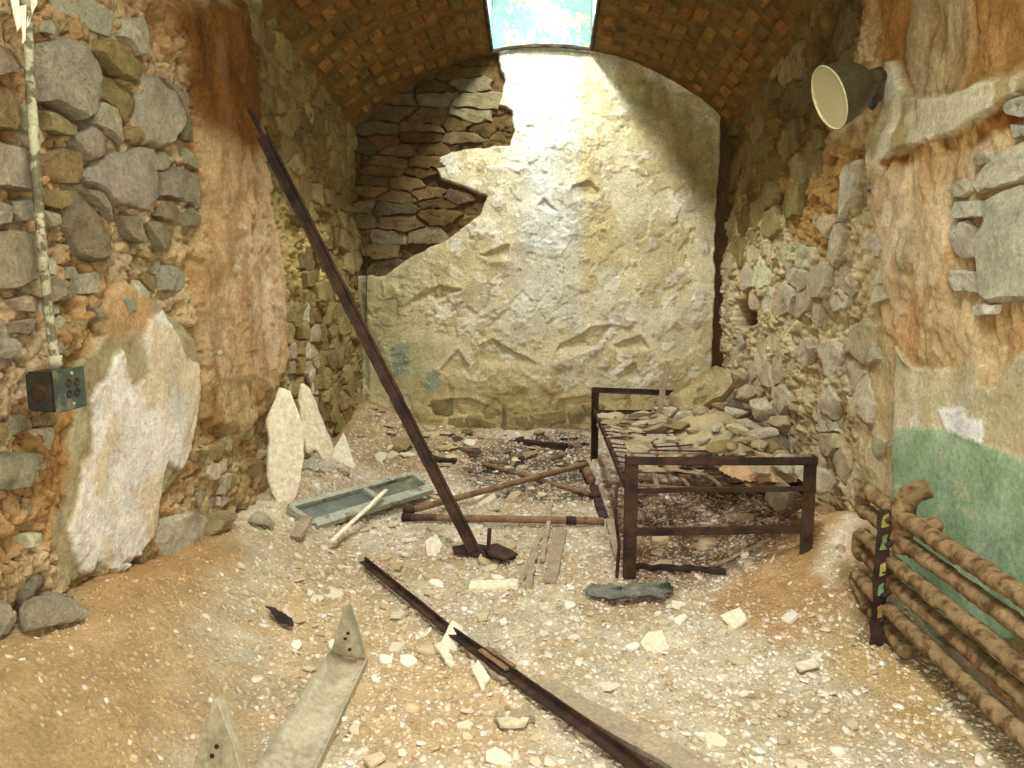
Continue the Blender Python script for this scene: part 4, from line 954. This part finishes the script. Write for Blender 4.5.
stick('charred_board', (634, 566), (726, 571), .035, .015, 'burnt', 'dark board lying under the near end of the bed', 'wood', seed=9, wob=.004)
stick('charred_board', (610, 520), (618, 556), .04, .02, 'wood', 'short lath beside the near left bed post', 'wood', seed=10, wob=.004)
stick('wood_lath', (715, 566), (768, 540), .02, .008, 'wood', 'thin dark lath under the lower bed rail', 'wood', seed=11, wob=.003)

# ---- long iron rail and board in the foreground
r0 = P(366, 563, 2, .05); r1 = P(660, 790, 2, .03)
rail = thing('iron_rail', tuple(hsurf(r0)), 'long dark iron rail running diagonally over the floor towards the lower edge', 'rail')
pts = []
for px in [(366, 563), (420, 607), (450, 630), (496, 662), (540, 694), (590, 731), (650, 775), (690, 806)]:
    q = P(*px, 2, .03)
    for _ in range(4): q = P(*px, 2, fz(q[0], q[1]) + .022)
    pts.append(q)
zav = [max(p[2], .03) for p in pts]
for i, p in enumerate(pts): p[2] = zav[i]
g = join([angle(pts[i], pts[i + 1], .030, .022, .006, segs=4, seed=i) for i in range(3)]); part('rail_section', mesh(*g), M['rust'], rail)
g = join([angle(pts[i], pts[i + 1], .034, .026, .006, segs=4, seed=i) for i in range(3, 7)]); part('rail_section', mesh(*g), M['rust'], rail)
part('joint_plate', mesh(*beam(pts[3] + (pts[2] - pts[3]) * .25 + np.array([0, 0, .016]), pts[3] + (pts[4] - pts[3]) * .35 + np.array([0, 0, .016]), .045, .008, segs=6)), M['rustlight'], rail)
stick('wood_board', (545, 688), (735, 792), .085, .018, 'wood', 'weathered grey board lying against the right side of the iron rail', 'wood', seed=12, wob=.003)
stick('wood_lath', (470, 650), (508, 682), .045, .016, 'wood', 'short grey lath beside the left of the rail joint', 'wood', seed=13, wob=.004)
stick('wood_lath', (495, 716), (535, 717), .03, .02, 'wood', 'short lath stub left of the rail near the lower edge', 'wood', seed=14, wob=.004)

# ---- painted metal shelf bracket in the foreground
zf_ = .045
def onf(px, py, dz):
    q = P(px, py, 2, .05)
    for _ in range(8): q = P(px, py, 2, fz(q[0], q[1]) + dz)
    return q
fl, fr_, nl_, nr_ = onf(331, 650, .05), onf(366, 659, .02), onf(240, 790, .07), onf(304, 790, .03)
shelf = thing('metal_shelf', tuple(hsurf((fl + nr_) / 2)), 'dusty cream painted metal shelf with triangular end brackets, lower left foreground', 'shelf')
K = 14; V = []
for k in range(K + 1):
    a = fl + (nl_ - fl) * k / K; b_ = fr_ + (nr_ - fr_) * k / K
    for j in range(6):
        u = j / 5; q = a + (b_ - a) * u; q[2] += -.018 * math.sin(math.pi * u) + .004 * math.sin(k * 1.7 + j) ; V.append(q)
n = len(V); V += [q - np.array([0, 0, .006]) for q in V]
Fc = []
for k in range(K):
    for j in range(5): a = k * 6 + j; Fc.append((a, a + 1, a + 7, a + 6)); Fc.append((n + a, n + a + 6, n + a + 7, n + a + 1))
for k in range(K):
    for j in (0, 5): a = k * 6 + j; q = (a, a + 6, n + a + 6, n + a); Fc.append(q if j == 0 else q[::-1])
for j in range(5):
    for k in (0, K): a = k * 6 + j; q = (a, n + a, n + a + 1, a + 1); Fc.append(q if k == 0 else q[::-1])
part('panel', mesh(V, Fc, True), M['tin'], shelf)
part('front_lip', mesh(*beam(fr_ + np.array([.004, 0, -.008]), nr_ + np.array([.004, 0, -.008]), .006, .03, segs=10)), M['tin'], shelf)
def bracket(apex, bl, br, seed):
    nrm = np.cross(br - bl, apex - bl); nrm /= np.linalg.norm(nrm); mid = (apex + br) / 2 + (br - bl) * .10
    top2 = apex + (br - bl) * .10
    poly = densify([bl, br, mid, top2, apex], .02, 0, seed)
    part('end_bracket', mesh(*slab(poly, nrm, .005, 0, seed), True).copy(), M['tin'], shelf)
    part('bracket_flange', mesh(*join([beam(top2, mid, .030, .004, tuple(np.cross(mid - top2, nrm)), 3, 0), beam(mid, br, .030, .004, tuple(np.cross(br - mid, nrm)), 3, 0)])), M['tin'], shelf)
    for u, v in ((.25, .45), (.55, .2), (.5, .6)):
        q = bl + (br - bl) * (.35 + u * .35) + (apex - (bl + br) / 2) * v * .75
        for sg in (1, -1):
            Rm = Vector(nrm * sg).to_track_quat('Z', 'Y').to_matrix().to_4x4()
            part('bolt_hole', mesh(*lathe([(0, .0008), (.006, .0008), (.0062, 0)], 10, Matrix.Translation(Vector(q + nrm * (.0056 if sg == 1 else -.0006))) @ Rm)), M['burnt'], shelf)
fa = P(345, 602, 1, float(fl[1]) - .02); bracket(fa, fl - np.array([.0, 0, .01]), fr_, 1)
nbl = onf(190, 782, .03); nbr = P(247, 786, 1, nbl[1] - .01); na = P(214, 698, 1, nbl[1] + .02); bracket(na, nbl, nbr, 2)

# ---- stick on the bed, boulder and rubble on the bed
def rock(name, pos, size, seed, col, lab=None, cat='stone', group=None, rot=None, sub=3, mat='stone', parent=None):
    V, Fc = rock_verts(size, seed, sub); me = mesh(V, Fc, True); me.set_sharp_from_angle(angle=math.radians(22))
    o = link(name, me, M[mat], parent); o.location = pos; r = random.Random(seed); o.rotation_euler = rot or (r.uniform(-.3, .3), r.uniform(-.3, .3), r.uniform(0, 6)); o.color = (*col, 1)
    if lab: tag(o, lab, cat, group)
    return o
bpos = P(704, 398, 1, 4.85)
pl = [(672, 415), (668, 402), (690, 388), (716, 374), (732, 380), (734, 392), (722, 405), (700, 415), (682, 422)]
poly = densify(plane_poly(pl, P(704, 412, 1, 4.75), (-.15, -.75, .62)), .06, .008, 3)
o = link('boulder', mesh(*slab(poly, (-.15, -.75, .62), .10, .012, 4, 5), True), M['stone']); o.data.set_sharp_from_angle(angle=.45); o.color = (*c(206, 186, 136), 1); tag(o, 'largest pale boulder resting on the far right corner of the bed', 'boulder')
sp = [P(658, 420, 1, 4.62), P(668, 361, 1, 4.72)]
o = link('wood_stick', mesh(*beam(sp[0], sp[1], .035, .016, (0, -1, 0), 10, .003, 2)), M['wood']); tag(o, 'notched wooden stick standing upright on the bed before the boulder', 'stick')
bedrocks = [(692, 428, 4.6, .17, .10, .05, 'flat stone lying in front of the largest boulder on the bed'), (660, 437, 4.5, .12, .09, .03, None), (735, 420, 4.7, .14, .1, .07, None), (655, 452, 4.2, .10, .08, .03, None), (680, 445, 4.3, .13, .09, .035, None), (722, 437, 4.45, .13, .1, .05, None), (744, 440, 4.3, .12, .1, .06, None), (700, 447, 4.2, .10, .08, .035, None), (760, 452, 4.0, .13, .09, .05, None), (735, 455, 3.95, .10, .08, .03, None), (772, 463, 3.7, .10, .08, .04, None), (722, 464, 3.75, .09, .07, .025, None), (665, 425, 4.8, .10, .07, .03, None), (640, 428, 4.7, .08, .08, .02, None)]
for i, (px, py, y, a, b_, d, lab) in enumerate(bedrocks):
    p = P(px, py, 1, y); p[2] = max(p[2], .43)
    rock('bed_stone' if False else 'rubble_stone', tuple(p), (a, b_, d), 300 + i, (TAN + OLIVE[:2])[i % 6] * random.uniform(.9, 1.1), lab or 'broken stone in the heap of rubble lying on the bed', 'stone', None if lab else 'rubble stones on the bed')
r = random.Random(9)
for i in range(34):          # crust of smaller pieces, and the orange heap at the near right corner
    y = r.uniform(3.15, 4.9); t = (y - 3.1) / 1.8; x = BX1 - abs(r.gauss(0, .10 + .17 * t)) - .02; z = .415 + .16 * t * max(0, 1 - (BX1 - x) / .5) + (.03 if y < 3.4 else 0)
    s_ = r.uniform(.022, .06)
    rock('rubble_stone', (x, y, z), (s_ * 1.3, s_, s_ * .6), 340 + i, r.choice(TAN + [c(206, 176, 128)]), 'small piece in the rubble along the right side of the bed', 'stone', 'small rubble pieces on the bed', sub=2)
def heap(name, cx, cy, base, hh, rx, ry, col, par, seed):
    """a loose heap of crumbled mortar"""
    n = 40; V = []; Fc = []
    for j in range(n + 1):
        for i in range(n + 1):
            u = i / n * 2 - 1; v = j / n * 2 - 1; d = math.hypot(u, v); V.append((cx + u * rx, cy + v * ry, 0, d))
    X = np.array(V); z = base + hh * np.clip(1 - X[:, 3] ** 1.6, -.15, 1) + .03 * fbm(X[:, 0] * 10, X[:, 1] * 10, seed, 5, .65)
    Fc = [(j * (n + 1) + i, j * (n + 1) + i + 1, (j + 1) * (n + 1) + i + 1, (j + 1) * (n + 1) + i) for j in range(n) for i in range(n) if X[j * (n + 1) + i, 3] < 1]
    me = mesh(np.stack([X[:, 0], X[:, 1], z], 1), Fc, True, np.ones((len(X), 3)) * col); return link(name, me, M['floor'], par)
o = heap('mortar_heap', 1.04, 4.35, .37, .13, .27, .62, c(186, 168, 128), None, 5); tag(o, 'crumbled mortar heap covering the right side of the bed', 'rubble')
o = heap('mortar_heap', 1.0, 3.35, .395, .07, .17, .20, c(196, 160, 118), None, 6); tag(o, 'small orange heap of crumbs on the near right corner of the bed', 'rubble')
# slate like pieces of plaster lying on the straps
r = random.Random(12)
for i in range(26):
    y = r.uniform(3.25, 5.0); x = r.uniform(BX0 + .06, .85); s_ = r.uniform(.03, .075)
    pg = [(x + s_ * 1.3 * math.cos(a) * r.uniform(.7, 1.1), y + s_ * math.sin(a) * r.uniform(.7, 1.1), .405 - .02 + s_ * .3 * math.cos(a + i)) for a in np.linspace(0, 2 * math.pi, 8)[:-1]]
    o = link('plaster_flake', mesh(*slab(pg, (0, 0, 1), .010, .002, i, 1)), M['stone']); o.color = (*r.choice([c(236, 224, 190), c(222, 204, 162), c(196, 176, 134), c(226, 204, 166)]), 1); tag(o, 'flat plaster flake resting on the bed straps', 'plaster', 'plaster flakes on the bed straps')

# ---- boulders along the foot of the right wall behind and beside the bed
r = random.Random(14)
foot = [(1.29, 4.9, .42, .12, 'stone'), (1.27, 4.55, .34, .13, ''), (1.30, 4.2, .30, .12, ''), (1.30, 3.95, .30, .11, ''), (1.28, 3.7, .28, .11, ''), (1.3, 3.5, .33, .10, ''), (1.26, 5.25, .38, .13, ''), (1.2, 5.5, .34, .13, ''), (1.30, 4.7, .56, .10, ''), (1.31, 4.35, .52, .09, ''), (1.33, 4.05, .50, .08, ''), (1.32, 5.1, .62, .10, ''), (1.2, 4.1, .18, .12, ''), (1.22, 3.75, .15, .11, ''), (1.2, 4.5, .2, .13, ''), (1.0, 5.55, .25, .10, ''), (.8, 5.6, .2, .09, ''), (.62, 5.6, .2, .07, '')]
for i, (x, y, z, s_, _) in enumerate(foot):
    rock('wall_stone', (x, y, z), (s_ * .9, s_ * 1.15, s_ * .75), 400 + i, r.choice(TAN + [c(176, 160, 124)]), 'angular fallen stone piled against the foot of the right wall beyond the bed', 'stone', 'fallen stones along the right wall')
for i, (px, py, s_, cc_, lab) in enumerate([(55, 612, .10, c(190, 178, 146), 'grey boulder at the foot of the near left wall, lower left corner'), (262, 520, .075, c(214, 204, 168), 'pale plaster lump in the dirt before the broad leaning slab'), (205, 522, .10, c(196, 176, 130), 'large tan rock jutting from the left wall beside the white plaster patch'), (402, 421, .10, c(190, 166, 118), 'flat stone in the back left corner'), (592, 452, .06, TAN[2], 'pale rock beside the far left bed post'), (505, 452, .05, c(220, 206, 164), 'pale flat fragment in the charred debris'), (530, 455, .07, c(214, 190, 140), 'tan flat fragment before the charred board'), (540, 417, .055, c(200, 184, 140), 'rounded rock against the back wall left of the bed'), (345, 470, .06, c(216, 200, 160), 'pale flat stone above the metal frame')]):
    p = P(px, py, 2, .1)
    for _ in range(5): p = P(px, py, 2, fz(p[0], p[1]) + s_ * .3)
    p[0] = max(p[0], XL + .05); p[1] = min(p[1], 5.6); p[2] = min(p[2], fz(p[0], p[1]) + s_ * .3)
    rock('boulder' if s_ > .08 else 'stone', tuple(p), (s_, s_ * .85, s_ * .6), 450 + i, cc_, lab, 'stone')

# ---- cloth scrap, rusty scrap, white shards
def sheet(px, lab, name, mat, cat, amp=.02, seed=0, z=.01, th=.004):
    po = [stF(*q) for q in px]; a = np.array(po); x0, y0 = a.min(0); x1, y1 = a.max(0); n = 46
    X, Y = np.meshgrid(np.linspace(x0, x1, n), np.linspace(y0, y1, n)); X = X.ravel(); Y = Y.ravel()
    m_ = sd(X, Y, po) + .012 * fbm(X * 25, Y * 25, seed) * 2 > 0
    Z = fh(X, Y) + z + amp * (fbm(X * 9, Y * 16, seed + 1, 4) + .5) * 1.5
    Fc = [q for j in range(n - 1) for i in range(n - 1) for q in [(j * n + i, j * n + i + 1, (j + 1) * n + i + 1, (j + 1) * n + i)] if m_[list(q)].all()]
    used = sorted({i for q in Fc for i in q}); mp = {u: k for k, u in enumerate(used)}
    o = link(name, mesh([(X[u], Y[u], Z[u]) for u in used], [tuple(mp[i] for i in q) for q in Fc], True), M[mat])
    md = o.modifiers.new('solid', 'SOLIDIFY'); md.thickness = th; return tag(o, lab, cat)
sheet([(583, 590), (592, 586), (620, 588), (640, 586), (668, 584), (676, 590), (664, 600), (640, 600), (610, 600), (588, 596)], 'crumpled grey cloth scrap on the floor before the near left bed post', 'cloth_scrap', 'cloth', 'cloth', .03, 3)
sheet([(266, 626), (276, 624), (294, 630), (293, 637), (276, 634)], 'small rusty metal scrap in the dirt behind the metal shelf', 'metal_scrap', 'rust', 'scrap', .02, 5)
def shard(px, lab, seed, tiltz=.05, name='plaster_shard', col=c(210, 202, 174), th=.010, group=None):
    po = [P(x, y, 2, .03) for x, y in px]; cz = np.mean(po, 0); r = random.Random(seed)
    pg = [np.array([q[0], q[1], fz(q[0], q[1]) + .012 + tiltz * (q[1] - cz[1]) / .1]) for q in po]
    pg = densify(pg, .02, .002, seed); o = link(name, mesh(*slab(pg, (0, 0, 1), th, .001, seed, 2)), M['frag']); o.color = (*col, 1); return tag(o, lab, 'plaster', group)
shard([(440, 640), (452, 630), (463, 633), (456, 645), (446, 648)], 'white plaster shard resting against the left side of the iron rail', 1, .06)
shard([(433, 645), (443, 643), (456, 660), (450, 663)], 'thin curved white shard just left of the rail', 2, .02)
shard([(472, 672), (478, 666), (490, 678), (482, 686)], 'pale triangular shard left of the rail joint', 3, .03)
shard([(494, 715), (508, 713), (530, 716), (525, 724), (500, 724)], 'flat grey shard left of the rail near the lower edge', 4, .0, col=c(190, 180, 150))
shard([(640, 640), (648, 635), (662, 634), (670, 642), (650, 646)], 'broad pale shard on the floor right of the rail', 5)
shard([(425, 543), (436, 540), (443, 545), (436, 551), (427, 550)], 'white plaster shard left of the bar base plate', 6)
shard([(720, 615), (740, 612), (748, 618), (735, 622)], 'pale shard on the floor before the orange mound', 7)
shard([(362, 757), (380, 750), (386, 755), (371, 766)], 'flat grey shard at the lower edge right of the metal shelf', 8, 0, col=c(200, 182, 148))
shard([(795, 660), (815, 655), (820, 663), (800, 667)], 'flat oval shard left of the heating pipes', 9, 0)
shard([(330, 480), (345, 468), (356, 480), (345, 487)], 'pale flat slab fragment behind the metal frame', 10, .03)

# ---- wires on the back wall corner
wp = [P(x, y, 1, YB - .05) for x, y in [(358, 236), (362, 240), (366, 250), (367, 275), (366, 300), (366, 322)]]
o = link('wire', mesh(*tube(wp, .004, 6, sub=.03), True), M['dark']); tag(o, 'thin black wire hanging in the back left corner', 'wire')
wp = [P(x, y, 1, YB - .045) for x, y in [(503, 404), (505, 415), (504, 428), (506, 440)]]
o = link('wall_pipe', mesh(*tube(wp, .012, 8, .1, 3, .03), True), M['rustlight']); tag(o, 'short thin pipe against the back wall above the charred board', 'pipe')

# ---- loose fragments: the 280 or so that show largest, one object each
variants = []
for k in range(10):
    r = random.Random(500 + k); m_ = r.choice([5, 6, 7])
    pg = [(math.cos(a) * r.uniform(.7, 1.1), math.sin(a) * r.uniform(.5, .9), 0) for a in np.linspace(0, 2 * math.pi, m_ + 1)[:-1]]
    me = mesh(*slab(pg, (0, 0, 1), .26, .04, k, 1)); me.materials.append(M['frag']); variants.append(me)
r = random.Random(77)
def scatter(n, region, smin, smax, cols, lab, grp, name='plaster_fragment', cat='fragment', flat=1.0):
    k = 0; reg = [stF(*q) for q in region]; a = np.array(reg); x0, y0 = a.min(0); x1, y1 = a.max(0)
    while k < n:
        x = r.uniform(x0, x1); y = r.uniform(y0, y1)
        if abs(x) > 1.3 or float(sd(np.array([x]), np.array([y]), reg)[0]) < 0: continue
        s_ = smin + (smax - smin) * r.random() ** 2
        o = link(name, variants[r.randrange(10)]); o.scale = (s_, s_, s_ * flat * r.uniform(.6, 1.4)); e = .02
        gx = (fz(x + e, y) - fz(x - e, y)) / (2 * e); gy = (fz(x, y + e) - fz(x, y - e)) / (2 * e)
        o.location = (x, y, fz(x, y) + .001); o.rotation_euler = (math.atan(gy) + r.uniform(-.25, .25), -math.atan(gx) + r.uniform(-.25, .25), r.uniform(0, 6.3))
        o.color = (*(np.array(r.choice(cols)) * r.uniform(.9, 1.1)), 1); tag(o, lab, cat, grp); k += 1
PALE = [c(222,216,196), c(212,202,174), c(200,186,152), c(216,208,184)]
MIDT = [c(204,188,152), c(190,170,132), c(210,196,164), c(178,158,122)]
scatter(55, [(300, 540), (360, 560), (430, 612), (560, 712), (600, 768), (380, 768), (290, 650)], .018, .045, PALE + MIDT, 'loose plaster fragment on the floor left of the long iron rail', 'fragments left of the rail')
scatter(50, [(380, 560), (640, 600), (850, 610), (900, 760), (620, 768), (500, 665)], .018, .042, PALE, 'loose plaster fragment on the floor between the long iron rail and the heating pipes', 'fragments right of the rail')
scatter(50, [(330, 520), (600, 525), (610, 590), (400, 590)], .022, .055, PALE + MIDT, 'loose fragment on the floor in front of the level pipe', 'fragments around the bar foot')
scatter(30, [(370, 430), (480, 445), (600, 470), (600, 515), (400, 515), (330, 480)], .03, .075, MIDT + PALE[:2], 'flat fragment among the fallen pipes towards the back wall', 'fragments among the pipes')
scatter(26, [(368, 410), (480, 430), (450, 460), (370, 480), (330, 460)], .04, .085, MIDT, 'flat tan stone fragment in the back left corner', 'flat fragments in the back left corner', flat=.8)
scatter(60, [(450, 445), (590, 445), (590, 470), (450, 475)], .03, .07, [c(80, 68, 50), c(58, 50, 40), c(110, 94, 68), c(200, 186, 150)], 'dark charred fragment in the debris below the back wall', 'charred fragments', flat=.7)
scatter(22, [(625, 500), (790, 500), (760, 575), (630, 575)], .03, .07, MIDT + [c(90, 72, 50)], 'broken fragment lying under the bed', 'fragments under the bed')
scatter(12, [(20, 620), (220, 580), (300, 600), (250, 700), (30, 740)], .010, .024, PALE, 'small pale chip on the orange dirt at the lower left', 'chips on the orange dirt')
